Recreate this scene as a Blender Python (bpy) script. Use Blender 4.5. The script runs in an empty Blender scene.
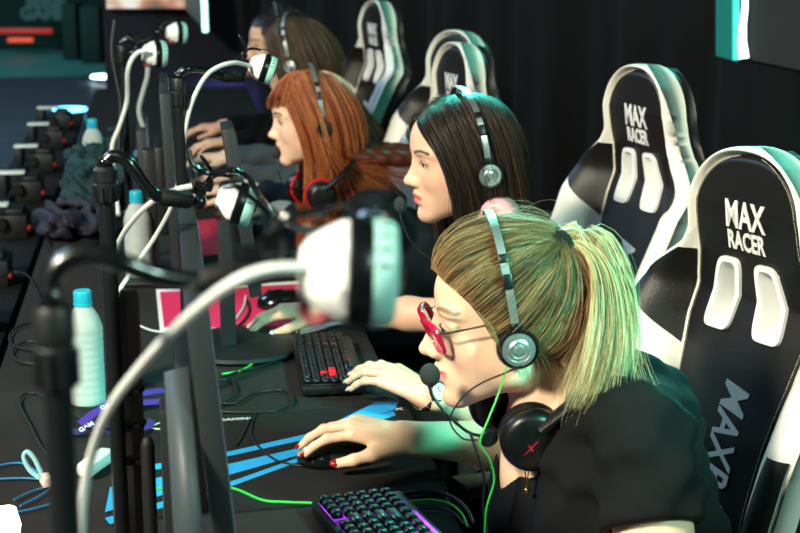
import bpy, bmesh, math, random
import numpy as np
from mathutils import Vector, Matrix, Euler
random.seed(7); rng = np.random.default_rng(7)
PI = math.pi
scene = bpy.context.scene
COL = scene.collection
V = Vector

# ------------------------------------------------------------------ camera
H = 1.62; YAW = math.radians(8.9); PITCH = math.radians(13.5); FPX = 1500.0
FW = V((math.sin(YAW)*math.cos(PITCH), math.cos(YAW)*math.cos(PITCH), -math.sin(PITCH)))
RT = V((math.cos(YAW), -math.sin(YAW), 0.0))
UP = RT.cross(FW)
CAM = V((0, 0, H))
def ray(px, py):
    return FW + RT*((px-400)/FPX) - UP*((py-266.5)/FPX)
def at(px, py, d):
    """world point seen at photo pixel px,py at depth d metres"""
    return CAM + ray(px, py)*d
def onz(px, py, z):
    r = ray(px, py)
    return CAM + r*((z-H)/r.z)
def onx(px, py, x):
    r = ray(px, py)
    return CAM + r*(x/r.x)
cd = bpy.data.cameras.new('camera'); cam = bpy.data.objects.new('camera', cd); COL.objects.link(cam)
cam.matrix_world = Matrix((( RT.x, UP.x, -FW.x, 0), (RT.y, UP.y, -FW.y, 0), (RT.z, UP.z, -FW.z, H), (0, 0, 0, 1)))
cd.sensor_width = 36; cd.lens = FPX/800*36; cd.clip_start = .05; cd.clip_end = 100
cd.dof.use_dof = True; cd.dof.focus_distance = 2.2; cd.dof.aperture_fstop = 7.5
scene.camera = cam
scene.view_settings.view_transform = 'Standard'; scene.view_settings.look = 'None'
scene.view_settings.gamma = 1; scene.view_settings.exposure = 0.0

# ------------------------------------------------------------------ materials
MATS = {}
def srgb(h):
    if isinstance(h, str):
        c = [int(h[i:i+2], 16)/255 for i in (0, 2, 4)]
        return tuple(x/12.92 if x <= .04045 else ((x+.055)/1.055)**2.4 for x in c)
    return tuple(h)
def mat(name, col, rough=.5, metal=0, emit=None, es=1, attr=False, bump=0, bscale=200, spec=.5, alpha=1, trans=0, coat=0, sss=0, var=0, vscale=8, stretch=None, aniso=0, sheen=0, ior=1.45):
    if name in MATS: return MATS[name]
    m = bpy.data.materials.new(name); m.use_nodes = True
    nt = m.node_tree; b = nt.nodes['Principled BSDF']
    c = srgb(col)
    b.inputs['Base Color'].default_value = (*c, 1)
    b.inputs['Roughness'].default_value = rough; b.inputs['Metallic'].default_value = metal
    b.inputs['Specular IOR Level'].default_value = spec; b.inputs['Alpha'].default_value = alpha
    b.inputs['Transmission Weight'].default_value = trans; b.inputs['Coat Weight'].default_value = coat
    b.inputs['IOR'].default_value = ior
    b.inputs['Sheen Weight'].default_value = sheen
    if sss:
        b.inputs['Subsurface Weight'].default_value = sss; b.inputs['Subsurface Radius'].default_value = (.01, .004, .002)
        b.inputs['Subsurface Scale'].default_value = 1.0
    if emit is not None:
        b.inputs['Emission Color'].default_value = (*srgb(emit), 1); b.inputs['Emission Strength'].default_value = es
    src = None
    if attr:
        a = nt.nodes.new('ShaderNodeAttribute'); a.attribute_name = 'Col'; src = a.outputs['Color']
        nt.links.new(src, b.inputs['Base Color'])
    tc = nt.nodes.new('ShaderNodeTexCoord'); vec = tc.outputs['Object']
    if stretch:
        mp = nt.nodes.new('ShaderNodeMapping'); mp.inputs['Scale'].default_value = stretch
        nt.links.new(vec, mp.inputs['Vector']); vec = mp.outputs['Vector']
    if var:
        n = nt.nodes.new('ShaderNodeTexNoise'); n.inputs['Scale'].default_value = vscale; n.inputs['Detail'].default_value = 5
        nt.links.new(vec, n.inputs['Vector'])
        r = nt.nodes.new('ShaderNodeMapRange'); r.inputs['To Min'].default_value = 1-var; r.inputs['To Max'].default_value = 1+var
        r.inputs['From Min'].default_value = .25; r.inputs['From Max'].default_value = .75
        nt.links.new(n.outputs['Fac'], r.inputs['Value'])
        mx = nt.nodes.new('ShaderNodeMix'); mx.data_type = 'RGBA'; mx.blend_type = 'MULTIPLY'; mx.inputs[0].default_value = 1
        if src is None: mx.inputs[6].default_value = (*c, 1)
        else: nt.links.new(src, mx.inputs[6])
        nt.links.new(r.outputs['Result'], mx.inputs[7]); nt.links.new(mx.outputs[2], b.inputs['Base Color'])
    if bump:
        n = nt.nodes.new('ShaderNodeTexNoise'); n.inputs['Scale'].default_value = bscale; n.inputs['Detail'].default_value = 4
        nt.links.new(vec, n.inputs['Vector'])
        bp = nt.nodes.new('ShaderNodeBump'); bp.inputs['Strength'].default_value = bump; bp.inputs['Distance'].default_value = .002
        nt.links.new(n.outputs['Fac'], bp.inputs['Height']); nt.links.new(bp.outputs['Normal'], b.inputs['Normal'])
    MATS[name] = m
    return m

# ------------------------------------------------------------------ objects
def tag(o, label=None, cat=None, group=None, kind=None):
    if label: o['label'] = label
    if cat: o['category'] = cat
    if group: o['group'] = group
    if kind: o['kind'] = kind
    return o
def empty(name, label, cat, loc=(0, 0, 0), M=None, group=None):
    o = bpy.data.objects.new(name, None); COL.objects.link(o); o.empty_display_size = .05
    if M is not None: o.matrix_world = M
    else: o.location = loc
    return tag(o, label, cat, group)
def link(name, me, m=None, parent=None, world=False, smooth=True, label=None):
    """world=True: mesh given in world coordinates, kept there under a parent"""
    o = bpy.data.objects.new(name, me); COL.objects.link(o)
    if m is not None:
        for x in (m if isinstance(m, (list, tuple)) else [m]): me.materials.append(x)
    if smooth and len(me.polygons):
        me.polygons.foreach_set('use_smooth', [True]*len(me.polygons))
    if parent is not None:
        o.parent = parent
        if world:
            w = parent.matrix_basis.copy()
            p = parent.parent
            while p is not None: w = p.matrix_basis @ w; p = p.parent
            o.matrix_basis = w.inverted()
    if label: o['label'] = label
    return o
def struct(name, me, m):
    o = link(name, me, m, smooth=False); o['kind'] = 'structure'; return o
def mesh_np(name, verts, faces, col=None):
    me = bpy.data.meshes.new(name)
    verts = np.asarray(verts, dtype=np.float32); faces = np.asarray(faces, dtype=np.int32)
    k = faces.shape[1]
    me.vertices.add(len(verts)); me.vertices.foreach_set('co', verts.ravel())
    me.loops.add(faces.size); me.loops.foreach_set('vertex_index', faces.ravel())
    me.polygons.add(len(faces)); me.polygons.foreach_set('loop_start', np.arange(0, faces.size, k, dtype=np.int32))
    me.update(calc_edges=True)
    if col is not None:
        a = me.color_attributes.new('Col', 'FLOAT_COLOR', 'POINT')
        c = np.ones((len(verts), 4), dtype=np.float32); c[:, :3] = col
        a.data.foreach_set('color', c.ravel())
    return me
class MB:
    """collects simple shapes into one mesh"""
    def __init__(s): s.b = bmesh.new(); s.mi = 0
    def _m(s, fs):
        for f in fs: f.material_index = s.mi
    def box(s, c, d, bev=0, M=None, seg=2):
        n0 = len(s.b.faces)
        t = bmesh.new(); bmesh.ops.create_cube(t, size=1)
        for v in t.verts: v.co = V((v.co.x*d[0], v.co.y*d[1], v.co.z*d[2]))
        if bev: bmesh.ops.bevel(t, geom=list(t.edges)+list(t.verts), offset=bev, segments=seg, affect='EDGES', profile=.5)
        T = Matrix.Translation(V(c))
        if M is not None: T = T @ M
        s.add(t, T); return s
    def add(s, t, T=Matrix.Identity(4)):
        mp = {}
        for v in t.verts: mp[v] = s.b.verts.new(T @ v.co)
        for f in t.faces:
            try:
                g = s.b.faces.new([mp[v] for v in f.verts]); g.material_index = s.mi
            except ValueError: pass
        t.free()
    def lathe(s, prof, n=32, M=Matrix.Identity(4), cap=True):
        """profile [(r,z)] round local z"""
        rings = []
        for r, z in prof:
            if r < 1e-6: rings.append([s.b.verts.new(M @ V((0, 0, z)))])
            else: rings.append([s.b.verts.new(M @ V((r*math.cos(2*PI*i/n), r*math.sin(2*PI*i/n), z))) for i in range(n)])
        for a, b in zip(rings, rings[1:]):
            for i in range(n):
                j = (i+1) % n
                if len(a) == 1 and len(b) == 1: break
                if len(a) == 1: f = s.b.faces.new([a[0], b[i], b[j]])
                elif len(b) == 1: f = s.b.faces.new([a[i], b[0], a[j]])
                else: f = s.b.faces.new([a[i], b[i], b[j], a[j]])
                f.material_index = s.mi
        if cap:
            for rg in (rings[0], rings[-1]):
                if len(rg) > 2:
                    f = s.b.faces.new(rg); f.material_index = s.mi
        return s
    def tube(s, pts, r, n=8, closed=False, up=None, flat=1.0):
        pts = [V(p) for p in pts]; N = len(pts)
        rs = r if isinstance(r, (list, tuple)) else [r]*N
        rings = []; prev = None
        for i in range(N):
            if closed: t = (pts[(i+1) % N]-pts[i-1])
            else: t = (pts[min(i+1, N-1)]-pts[max(i-1, 0)])
            if t.length < 1e-9: t = V((0, 0, 1))
            t.normalize()
            if prev is None:
                a = V(up) if up else V((0, 0, 1))
                if abs(a.dot(t)) > .95: a = V((1, 0, 0))
            else: a = prev
            nrm = (a - t*a.dot(t)).normalized(); prev = nrm
            bn = t.cross(nrm)
            rings.append([s.b.verts.new(pts[i] + (nrm*math.cos(2*PI*k/n)*flat + bn*math.sin(2*PI*k/n))*rs[i]) for k in range(n)])
        rr = rings + ([rings[0]] if closed else [])
        for a, b in zip(rr, rr[1:]):
            for k in range(n):
                j = (k+1) % n
                f = s.b.faces.new([a[k], b[k], b[j], a[j]]); f.material_index = s.mi
        if not closed:
            for rg in (rings[0], rings[-1]):
                f = s.b.faces.new(rg); f.material_index = s.mi
        return s
    def sphere(s, c, r, u=20, v=12, M=None):
        t = bmesh.new(); bmesh.ops.create_uvsphere(t, u_segments=u, v_segments=v, radius=1)
        if not hasattr(r, '__len__'): r = (r, r, r)
        T = Matrix.Translation(V(c))
        if M is not None: T = T @ M
        s.add(t, T @ Matrix.Diagonal((*r, 1))); return s
    def prism(s, poly, h, M=Matrix.Identity(4), bev=0):
        """poly [(x,y)] extruded 0..h along local z"""
        t = bmesh.new()
        vs = [t.verts.new((x, y, 0)) for x, y in poly]; f = t.faces.new(vs)
        e = bmesh.ops.extrude_face_region(t, geom=[f])
        for v in e['geom']:
            if isinstance(v, bmesh.types.BMVert): v.co.z += h
        if bev: bmesh.ops.bevel(t, geom=list(t.edges), offset=bev, segments=2, affect='EDGES')
        s.add(t, M); return s
    def build(s, name, m=None, parent=None, world=False, smooth=True, label=None):
        bmesh.ops.recalc_face_normals(s.b, faces=s.b.faces)
        if smooth:
            for e in s.b.edges:
                if len(e.link_faces) == 2 and e.calc_face_angle(0) > .7: e.smooth = False
        me = bpy.data.meshes.new(name); s.b.to_mesh(me); s.b.free()
        return link(name, me, m, parent, world, smooth, label)
def bez(ctrl, n=8):
    """smooth Catmull-Rom through control points"""
    p = [V(c) for c in ctrl]; p = [p[0]*2-p[1]] + p + [p[-1]*2-p[-2]]
    out = []
    for i in range(1, len(p)-2):
        for k in range(n):
            t = k/n
            a, b, c, d = p[i-1], p[i], p[i+1], p[i+2]
            out.append(.5*((2*b)+(c-a)*t+(2*a-5*b+4*c-d)*t*t+(3*b-a-3*c+d)*t**3))
    out.append(p[-2]); return out
def children(o): return [x for x in bpy.data.objects if x.parent == o]
def copy_tree(o, parent=None):
    c = o.copy(); COL.objects.link(c); c.parent = parent
    for ch in children(o): copy_tree(ch, c)
    return c
def frame(o, x, z=None, y=None):
    """matrix with origin o, local x along x and local z near z"""
    x = V(x).normalized()
    if y is not None:
        y = V(y); y = (y - x*y.dot(x)).normalized(); z = x.cross(y)
    else:
        z = V(z); z = (z-x*z.dot(x)).normalized(); y = z.cross(x)
    return Matrix(((x.x, y.x, z.x, o[0]), (x.y, y.y, z.y, o[1]), (x.z, y.z, z.z, o[2]), (0, 0, 0, 1)))
def text_mesh(txt, size, name='lettering', depth=.0006, offset=0.0, sx=1.0, space=1.0, line=1.0, shear=0):
    c = bpy.data.curves.new(name, 'FONT'); c.body = txt; c.size = size; c.extrude = depth; c.offset = offset
    c.align_x = 'CENTER'; c.align_y = 'CENTER'; c.space_character = space; c.space_line = line; c.shear = shear
    c.resolution_u = 3
    o = bpy.data.objects.new('tmp', c); COL.objects.link(o)
    dg = bpy.context.evaluated_depsgraph_get(); me = bpy.data.meshes.new_from_object(o.evaluated_get(dg))
    bpy.data.objects.remove(o); me.name = name; me.materials.clear()
    for v in me.vertices: v.co.x *= sx
    return me

# ------------------------------------------------------------------ distance-field modelling of bodies
class SDF:
    def __init__(s, lo, hi, h):
        s.h = h; s.lo = np.array(lo, dtype=np.float64); s.n = np.ceil((np.array(hi)-s.lo)/h).astype(int)+1
        s.D = np.full(tuple(s.n), 1.0, dtype=np.float32)
    def sub(s, lo, hi, pad):
        a = np.clip(np.floor((np.array(lo)-pad-s.lo)/s.h).astype(int), 0, s.n)
        b = np.clip(np.ceil((np.array(hi)+pad-s.lo)/s.h).astype(int)+1, 0, s.n)
        if np.any(b <= a): return None, None
        ax = [s.lo[i]+np.arange(a[i], b[i])*s.h for i in range(3)]
        G = np.meshgrid(*ax, indexing='ij', sparse=True)
        return tuple(slice(a[i], b[i]) for i in range(3)), G
    def put(s, sl, d, k, op):
        A = s.D[sl]; d = d.astype(np.float32)
        if op == '+':
            hh = np.clip(.5+.5*(A-d)/k, 0, 1); s.D[sl] = A+(d-A)*hh - k*hh*(1-hh)
        elif op == '-':
            hh = np.clip(.5-.5*(A+d)/k, 0, 1); s.D[sl] = A+(-d-A)*hh + k*hh*(1-hh)
    def cap(s, a, b, ra, rb, k=.01, op='+', M=None):
        if M is not None: a = M @ V(a); b = M @ V(b)
        a = np.array(a); b = np.array(b); R = max(ra, rb)
        sl, G = s.sub(np.minimum(a, b)-R, np.maximum(a, b)+R, k+2.5*s.h)
        if sl is None: return
        ab = b-a; L2 = ab@ab+1e-12
        t = np.clip(((G[0]-a[0])*ab[0]+(G[1]-a[1])*ab[1]+(G[2]-a[2])*ab[2])/L2, 0, 1)
        d = np.sqrt((G[0]-a[0]-t*ab[0])**2+(G[1]-a[1]-t*ab[1])**2+(G[2]-a[2]-t*ab[2])**2)-(ra+(rb-ra)*t)
        s.put(sl, d, k, op)
    def ell(s, c, r, k=.01, op='+', M=None, rot=None):
        """ellipsoid in the local frame of M (and rot = euler)"""
        T = (M.copy() if M is not None else Matrix.Identity(4)) @ Matrix.Translation(V(c))
        if rot is not None: T = T @ Euler(rot).to_matrix().to_4x4()
        o = np.array(T.translation); R = np.array(T.to_3x3()); ext = np.sqrt(((R*np.array(r))**2).sum(1))
        sl, G = s.sub(o-ext, o+ext, k+2.5*s.h)
        if sl is None: return
        q = [sum(R[j, i]*(G[j]-o[j]) for j in range(3)) for i in range(3)]
        k0 = np.sqrt(sum((q[i]/r[i])**2 for i in range(3))); k1 = np.sqrt(sum((q[i]/r[i]**2)**2 for i in range(3)))+1e-9
        s.put(sl, k0*(k0-1)/k1, k, op)
    def chain(s, pts, rs, k=.01, op='+', M=None):
        for i in range(len(pts)-1): s.cap(pts[i], pts[i+1], rs[i], rs[i+1], k, op, M)
    def half(s, p, n, k=.004, lo=None, hi=None):
        """cut away the side the normal points to, inside box lo..hi"""
        if lo is None: lo = s.lo; hi = s.lo+s.n*s.h
        sl, G = s.sub(lo, hi, 0)
        if sl is None: return
        n = np.array(V(n).normalized()); p = np.array(p)
        d = -((G[0]-p[0])*n[0]+(G[1]-p[1])*n[1]+(G[2]-p[2])*n[2])
        s.put(sl, d+0*G[0]*G[1]*G[2], k, '-')
    def wrinkle(s, fn, band=.02):
        m = np.abs(s.D) < band; I = np.argwhere(m); P = s.lo + I*s.h
        s.D[m] += fn(P).astype(np.float32)
    def mesh(s):
        D = s.D; ins = D < 0
        c = np.zeros(tuple(s.n-1), dtype=np.int8)
        for dx in (0, 1):
            for dy in (0, 1):
                for dz in (0, 1):
                    c += ins[dx:dx+s.n[0]-1, dy:dy+s.n[1]-1, dz:dz+s.n[2]-1]
        act = (c > 0) & (c < 8); I = np.argwhere(act); idx = np.full(act.shape, -1, dtype=np.int32); idx[act] = np.arange(len(I))
        offs = [(i, j, k) for i in (0, 1) for j in (0, 1) for k in (0, 1)]
        val = {o: D[I[:, 0]+o[0], I[:, 1]+o[1], I[:, 2]+o[2]] for o in offs}
        acc = np.zeros((len(I), 3)); cnt = np.zeros(len(I))
        for o in offs:
            for ax in range(3):
                if o[ax] == 0:
                    p = list(o); p[ax] = 1; va = val[o]; vb = val[tuple(p)]
                    m = (va < 0) != (vb < 0); t = np.zeros(len(I)); t[m] = va[m]/(va[m]-vb[m])
                    q = np.tile(np.array(o, dtype=float), (len(I), 1)); q[:, ax] += t
                    acc[m] += q[m]; cnt[m] += 1
        P = s.lo+(I+acc/cnt[:, None])*s.h
        F = []
        for ax in range(3):
            a = [slice(None)]*3; b = [slice(None)]*3; a[ax] = slice(0, -1); b[ax] = slice(1, None)
            e = ins[tuple(a)] != ins[tuple(b)]; E = np.argwhere(e)
            o1, o2 = [(1, 2), (2, 0), (0, 1)][ax]
            ok = (E[:, o1] > 0) & (E[:, o2] > 0) & (E[:, o1] < s.n[o1]-1) & (E[:, o2] < s.n[o2]-1); E = E[ok]
            if not len(E): continue
            def g(d1, d2):
                X = E.copy(); X[:, o1] -= d1; X[:, o2] -= d2; return idx[X[:, 0], X[:, 1], X[:, 2]]
            q = np.stack([g(1, 1), g(0, 1), g(0, 0), g(1, 0)], 1)
            fl = ~ins[E[:, 0], E[:, 1], E[:, 2]]; q[fl] = q[fl][:, ::-1]; F.append(q)
        F = np.concatenate(F); F = F[(F >= 0).all(1)]
        return P, F
def relax(P, F, it=2, lam=.5):
    for _ in range(it):
        acc = np.zeros_like(P); cnt = np.zeros(len(P))
        for i in range(4):
            np.add.at(acc, F[:, i], P[F[:, (i+1) % 4]]+P[F[:, i-1]]); np.add.at(cnt, F[:, i], 2)
        P = P + lam*(acc/np.maximum(cnt, 1)[:, None]-P)
    return P

# ------------------------------------------------------------------ hair from guide curves
def resample(g, K):
    g = np.array([tuple(p) for p in bez(g, 6)]); L = np.r_[0, np.cumsum(np.linalg.norm(np.diff(g, axis=0), axis=1))]
    t = np.linspace(0, L[-1], K); return np.stack([np.interp(t, L, g[:, i]) for i in range(3)], 1)
def strands(G, n, K=14, r=.0006, thick=.006, jit=.003, ends=.08, center=None, curl=0, clump=24, cols=None, umin=0, umax=1, out=.3, fade=True):
    """G: list of guides (each a polyline); n strands interpolated across them"""
    G = np.array([resample(g, K) for g in G]); m = len(G)
    u = rng.uniform(umin, umax, n)*(m-1); i = np.minimum(u.astype(int), m-2); f = (u-i)[:, None, None]
    f2 = f*f*(3-2*f)*.5+f*.5
    S = G[i]*(1-f2)+G[i+1]*f2
    T = G[i+1]-G[i]; tan = np.gradient(S, axis=1); N = np.cross(T, tan); N /= np.linalg.norm(N, axis=2, keepdims=True)+1e-9
    if center is not None:
        sg = np.sign(((S-np.array(center))*N).sum(2, keepdims=True)); sg[sg == 0] = 1; N *= sg
    s = np.linspace(0, 1, K)[None, :, None]
    # clumps share an offset, strands within differ
    cid = (u/(m-1)*clump).astype(int); cj = rng.normal(0, 1, (clump*3+3, 3)); ph = rng.uniform(0, 6.28, (clump+2, 1))
    S = S + N*(thick*rng.uniform(out, 1.15, (n, 1, 1)))*(np.clip(s*4, 0, 1)**.7 if out > 0 else 1)
    S = S + (cj[cid][:, None, :]*jit*1.2 + rng.normal(0, 1, (n, 1, 3))*jit)*np.sin(s*PI*.5)**.8*(.3+.7*s)
    if curl: S = S + N*curl*np.sin(s*9+ph[cid][:, :, None])*s + (T/np.maximum(np.linalg.norm(T, axis=2, keepdims=True), 1e-6))*curl*np.cos(s*11+ph[cid][:, :, None])*s
    if ends:  # vary the length
        cut = 1-rng.uniform(0, ends, (n, 1)); tt = np.linspace(0, 1, K)[None]*cut*(K-1); j = np.minimum(tt.astype(int), K-2); ff = (tt-j)[..., None]
        S = np.take_along_axis(S, j[..., None].repeat(3, 2), 1)*(1-ff)+np.take_along_axis(S, (j+1)[..., None].repeat(3, 2), 1)*ff
    return tubes(S, r, cols, cid if clump else None)
def tubes(S, r, cols=None, cid=None):
    n, K, _ = S.shape
    tan = np.gradient(S, axis=1); tan /= np.linalg.norm(tan, axis=2, keepdims=True)+1e-9
    a = np.cross(tan, np.array([.31, .2, .93])); a /= np.linalg.norm(a, axis=2, keepdims=True)+1e-9; b = np.cross(tan, a)
    w = (r*np.minimum(1, 1.25-np.linspace(0, 1, K)))[None, :, None]
    rings = [S+w*(a*math.cos(q)+b*math.sin(q)) for q in (0, 2.094, 4.189)]
    P = np.stack(rings, 2).reshape(-1, 3)
    base = (np.arange(n)[:, None]*K+np.arange(K-1)[None])*3
    F = []
    for k in range(3):
        k2 = (k+1) % 3; F.append(np.stack([base+k, base+k2, base+3+k2, base+3+k], -1).reshape(-1, 4))
    F = np.concatenate(F)
    C = None
    if cols is not None:
        cols = np.array(cols); w1 = rng.random(n)
        if cid is not None: cr = rng.random(cid.max()+1); w1 = .55*w1+.45*cr[cid]
        x = w1*(len(cols)-1); i = np.minimum(x.astype(int), len(cols)-2); f = (x-i)[:, None]
        C = (cols[i]*(1-f)+cols[i+1]*f)*rng.uniform(.8, 1.2, (n, 1)); C = np.repeat(C, K*3, axis=0)
    return P, F, C
def merge(parts):
    P, F, C, o = [], [], [], 0
    for p, f, c in parts:
        P.append(p); F.append(f+o); C.append(c if getattr(c, 'ndim', 1) == 2 else np.tile(np.array(c), (len(p), 1))); o += len(p)
    return np.concatenate(P), np.concatenate(F), np.concatenate(C)
def mass(G, rad, h=.005, k=.01, K=12, extra=None):
    """solid hair volume along guides"""
    Gs = [resample(g, K) for g in G]; A = np.concatenate(Gs); R = rad if not callable(rad) else .03
    s = SDF(A.min(0)-.05-R, A.max(0)+.05+R, h)
    for g in Gs:
        rs = [rad(i/(K-1)) if callable(rad) else rad for i in range(K)]
        s.chain(g, rs, k)
    if extra: extra(s)
    return s
# ------------------------------------------------------------------ people
SKIN = mat('skin', 'e9c4a6', rough=.45, attr=True, sss=.12, bump=.12, bscale=600, spec=.4)
EYEW = mat('eye_white', 'e8e2da', rough=.15, coat=.5); IRIS = mat('eye_iris', '3b2a1c', rough=.1, coat=1)
CHROME = mat('chrome', 'c9cccb', rough=.22, metal=1); BLACKP = mat('black_plastic', '0c0d0e', rough=.35)
RUBBER = mat('black_rubber', '080909', rough=.6, bump=.2, bscale=900); LEATHER = mat('black_leatherette', '0b0b0b', rough=.38, bump=.35, bscale=500)
SILV = mat('brushed_silver', 'b9bfbd', rough=.34, metal=.85)

def head_matrix(pos, yaw, pitch=0, roll=0, scale=1.05):
    """yaw 0 faces world -X; positive turns towards +Y; pitch positive looks down"""
    R = Matrix.Rotation(PI - yaw, 4, 'Z') @ Matrix.Rotation(pitch, 4, 'Y') @ Matrix.Rotation(roll, 4, 'X')
    return Matrix.Translation(V(pos)) @ R @ Matrix.Diagonal((scale, scale, scale, 1))

def add_head(s, M0, neck_to, neck_r=.052, ears=True, nose=1.0):
    sc = M0.to_scale()[0]; M = M0
    def C(a, b, ra, rb, k=.01, op='+'): s.cap(a, b, ra*sc, rb*sc, k*sc, op, M)
    def E(c, r, k=.01, op='+', rot=None): s.ell(c, r, k*sc, op, M, rot)
    # neck first so that the jaw blends over it
    w = M @ V((-.028, 0, -.065)); s.cap(w, neck_to, neck_r*1.0, neck_r*1.12, .02)
    E((-.004, 0, .032), (.097, .075, .079), .02)                 # cranium
    E((.032, 0, .030), (.064, .062, .060), .02)                  # brow mass
    E((.036, 0, -.028), (.058, .060, .070), .025)                # mid face
    for y in (-1, 1):
        C((.008, y*.050, -.064), (.078, y*.014, -.099), .017, .015, .028)   # jaw line
        C((.012, y*.052, -.030), (.010, y*.050, -.064), .019, .017, .024)
        E((.058, y*.036, -.034), (.028, .022, .026), .024)       # cheek
        C((.040, y*.040, -.055), (.070, y*.022, -.075), .018, .016, .024)
        E((.074, y*.030, .020), (.020, .026, .010), .014)        # brow ridge
    E((.087, 0, -.101), (.016, .018, .015), .014)                # chin
    E((.074, 0, -.065), (.031, .027, .028), .014)                # muzzle
    for y in (-1, 1): E((.103, y*.032, .003), (.018, .018, .011), .014, '-')    # sockets
    for y in (-1, 1):
        E((.0800, y*.032, .001), (.0140, .0185, .0135), .006)    # lids
        E((.0955, y*.0325, -.001), (.008, .0125, .0052), .002, '-')  # opening
    C((.088, 0, .012), (.1135, 0, -.030), .0075, .0085, .010)    # bridge
    C((.082, 0, -.005), (.095, 0, -.036), .011, .016, .010)
    E((.1145*nose, 0, -.0335), (.0105, .010, .0085), .006)       # tip
    for y in (-1, 1):
        E((.104, y*.0115, -.038), (.010, .0065, .0075), .005)    # wing
        E((.106, y*.0065, -.0465), (.006, .0035, .004), .003, '-')
    E((.098, 0, -.0595), (.0095, .021, .0065), .005)             # upper lip
    for y in (-1, 1): E((.1025, y*.0055, -.0605), (.0055, .009, .0048), .004)
    E((.1005, 0, -.0735), (.0085, .0165, .0062), .004)           # lower lip
    E((.108, 0, -.0672), (.006, .021, .0014), .0025, '-')        # mouth line
    E((.104, 0, -.0865), (.006, .016, .005), .006, '-')
    if ears:
        for y in (-1, 1):
            E((-.006, y*.076, -.006), (.017, .007, .030), .006, '+', (0, .2, y*.35))
            E((-.004, y*.083, -.003), (.010, .005, .019), .004, '-', (0, .2, y*.35))

def face_colour(P, M, base, lips, brow, cols):
    L = np.array(M.inverted()); q = P@L[:3, :3].T+L[:3, 3]
    c = cols
    def blend(mask, colr):
        m = np.clip(mask, 0, 1)[:, None]; c[:] = c*(1-m)+np.array(colr)*m
    x, y, z = q.T
    front = x > .05
    e = ((y/.0215)**2+((z+.0668)/.0105)**2); blend((1.15-e)*4*(x > .088), lips)
    ay = np.abs(y)
    zb = .0205+.006*np.sin(np.clip((ay-.012)/.045, 0, 1)*PI*.9)-.05*np.clip(ay-.045, 0, 1)
    blend((1-np.abs(z-zb)/.0038)*1.6*((ay > .012) & (ay < .056) & (x > .05)), brow)
    e = ((ay-.032)/.0165)**2+((z-.001)/.0085)**2; blend((1-np.abs(e-1)*2.0)*.75*(front & (z > -.006)), brow)   # lash line
    e = ((ay-.047)/.028)**2+((z+.035)/.026)**2; blend((1-e)*.22*front, lips)
    return c

LASH = mat('dark_lashes', '120c0a', rough=.7)
def add_eyes(person, M, look=(0, 0)):
    for y in (-1, 1):
        m = MB(); c = V((.0815, y*.032, .0)); r = .0122
        m.mi = 0; m.sphere(c, r, 20, 14); m.mi = 1
        d = V((1, look[0], look[1])).normalized()
        Rm = d.to_track_quat('Z', 'Y').to_matrix().to_4x4()
        m.lathe([(.0066, .0104), (.0045, .0120), (0, .0127)], 16, Matrix.Translation(c) @ Rm, cap=False)
        for v in m.b.verts: v.co = M @ v.co
        m.build('eye', [EYEW, IRIS], person, world=True)
        b = MB(); pts = []
        for dy in np.linspace(-.0135, .0150, 11):
            zz = .0052*math.sqrt(max(0, 1-(dy/.0150)**2))-.0008; pts.append(M @ V((.0806+.0140*math.sqrt(max(0, 1-(dy/.0185)**2-(zz/.0135)**2))+.0012, y*(.032+dy), zz)))
        b.tube(pts, [.0006]+[.0012]*9+[.0008], 6); b.build('eyelashes', LASH, person, world=True)

def hand_joints(W, side, curl, spread=1.0, thumb=(.35, .5), wristz=0):
    """W: matrix at wrist, x to the fingers, z dorsal; side +1: thumb towards +y.  curl: 4 triples of flexion"""
    K = [(.084, .027, .004), (.088, .006, .008), (.084, -.014, .006), (.076, -.032, 0)]
    L = [(.041, .024, .019), (.045, .027, .020), (.041, .025, .019), (.032, .019, .017)]
    A = [.10, .02, -.07, -.16]; R = [(.0088, .0078, .0070, .0060), (.0090, .0080, .0071, .0062), (.0086, .0076, .0068, .0058), (.0078, .0068, .0060, .0052)]
    out = []
    for i in range(4):
        p = V(K[i]); a = A[i]*spread; f = 0; pts = [p.copy()]
        for j in range(3):
            f += curl[i][j]
            d = V((math.cos(f)*math.cos(a), math.cos(f)*math.sin(a), -math.sin(f)))
            p = p+d*L[i][j]; pts.append(p.copy())
        out.append((pts, R[i]))
    a, f = thumb
    t = [V((.018, .022, -.006))]; dirs = [(.9, .62+a*.2, -.25), (.95, .25+a*.3, -.15-f*.2), (1, .05+a*.2, -.1-f*.3)]
    for d, l in zip(dirs, (.040, .031, .026)): t.append(t[-1]+V(d).normalized()*l)
    out.append((t, (.0125, .0105, .0095, .0078)))
    res = []
    for pts, r in out:
        res.append(([W @ V((p.x, p.y*side, p.z)) for p in pts], r))
    return res

def add_hand(s, W, side, J, sc=1.0):
    def w(x, y, z): return W @ V((x, y*side, z))
    s.cap(w(-.02, 0, 0), w(.012, 0, 0), .023, .024, .012)
    s.ell(w(0, 0, 0), (.030, .027, .019), .01, '+', frame((0, 0, 0), W.to_3x3() @ V((1, 0, 0)), W.to_3x3() @ V((0, 0, 1))))
    for (y0, p, r) in ((.016, J[0][0][0], .0115), (.006, J[1][0][0], .0118), (-.006, J[2][0][0], .0112), (-.015, J[3][0][0], .0105)):
        s.cap(w(.010, y0, -.001), p, .0145, r, .009)
    s.cap(w(.03, .010, -.006), w(.07, -.002, -.006), .014, .012, .01)
    s.cap(w(.012, .014, -.006), J[4][0][1], .016, .0125, .012)
    for pts, r in J[:4]:
        for j in range(3): s.cap(pts[j], pts[j+1], r[j], r[j+1], .0035)
        s.ell(pts[1], (r[1]*1.08,)*3, .003)
    pts, r = J[4]
    for j in range(3): s.cap(pts[j], pts[j+1], r[j], r[j+1], .005)

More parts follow.
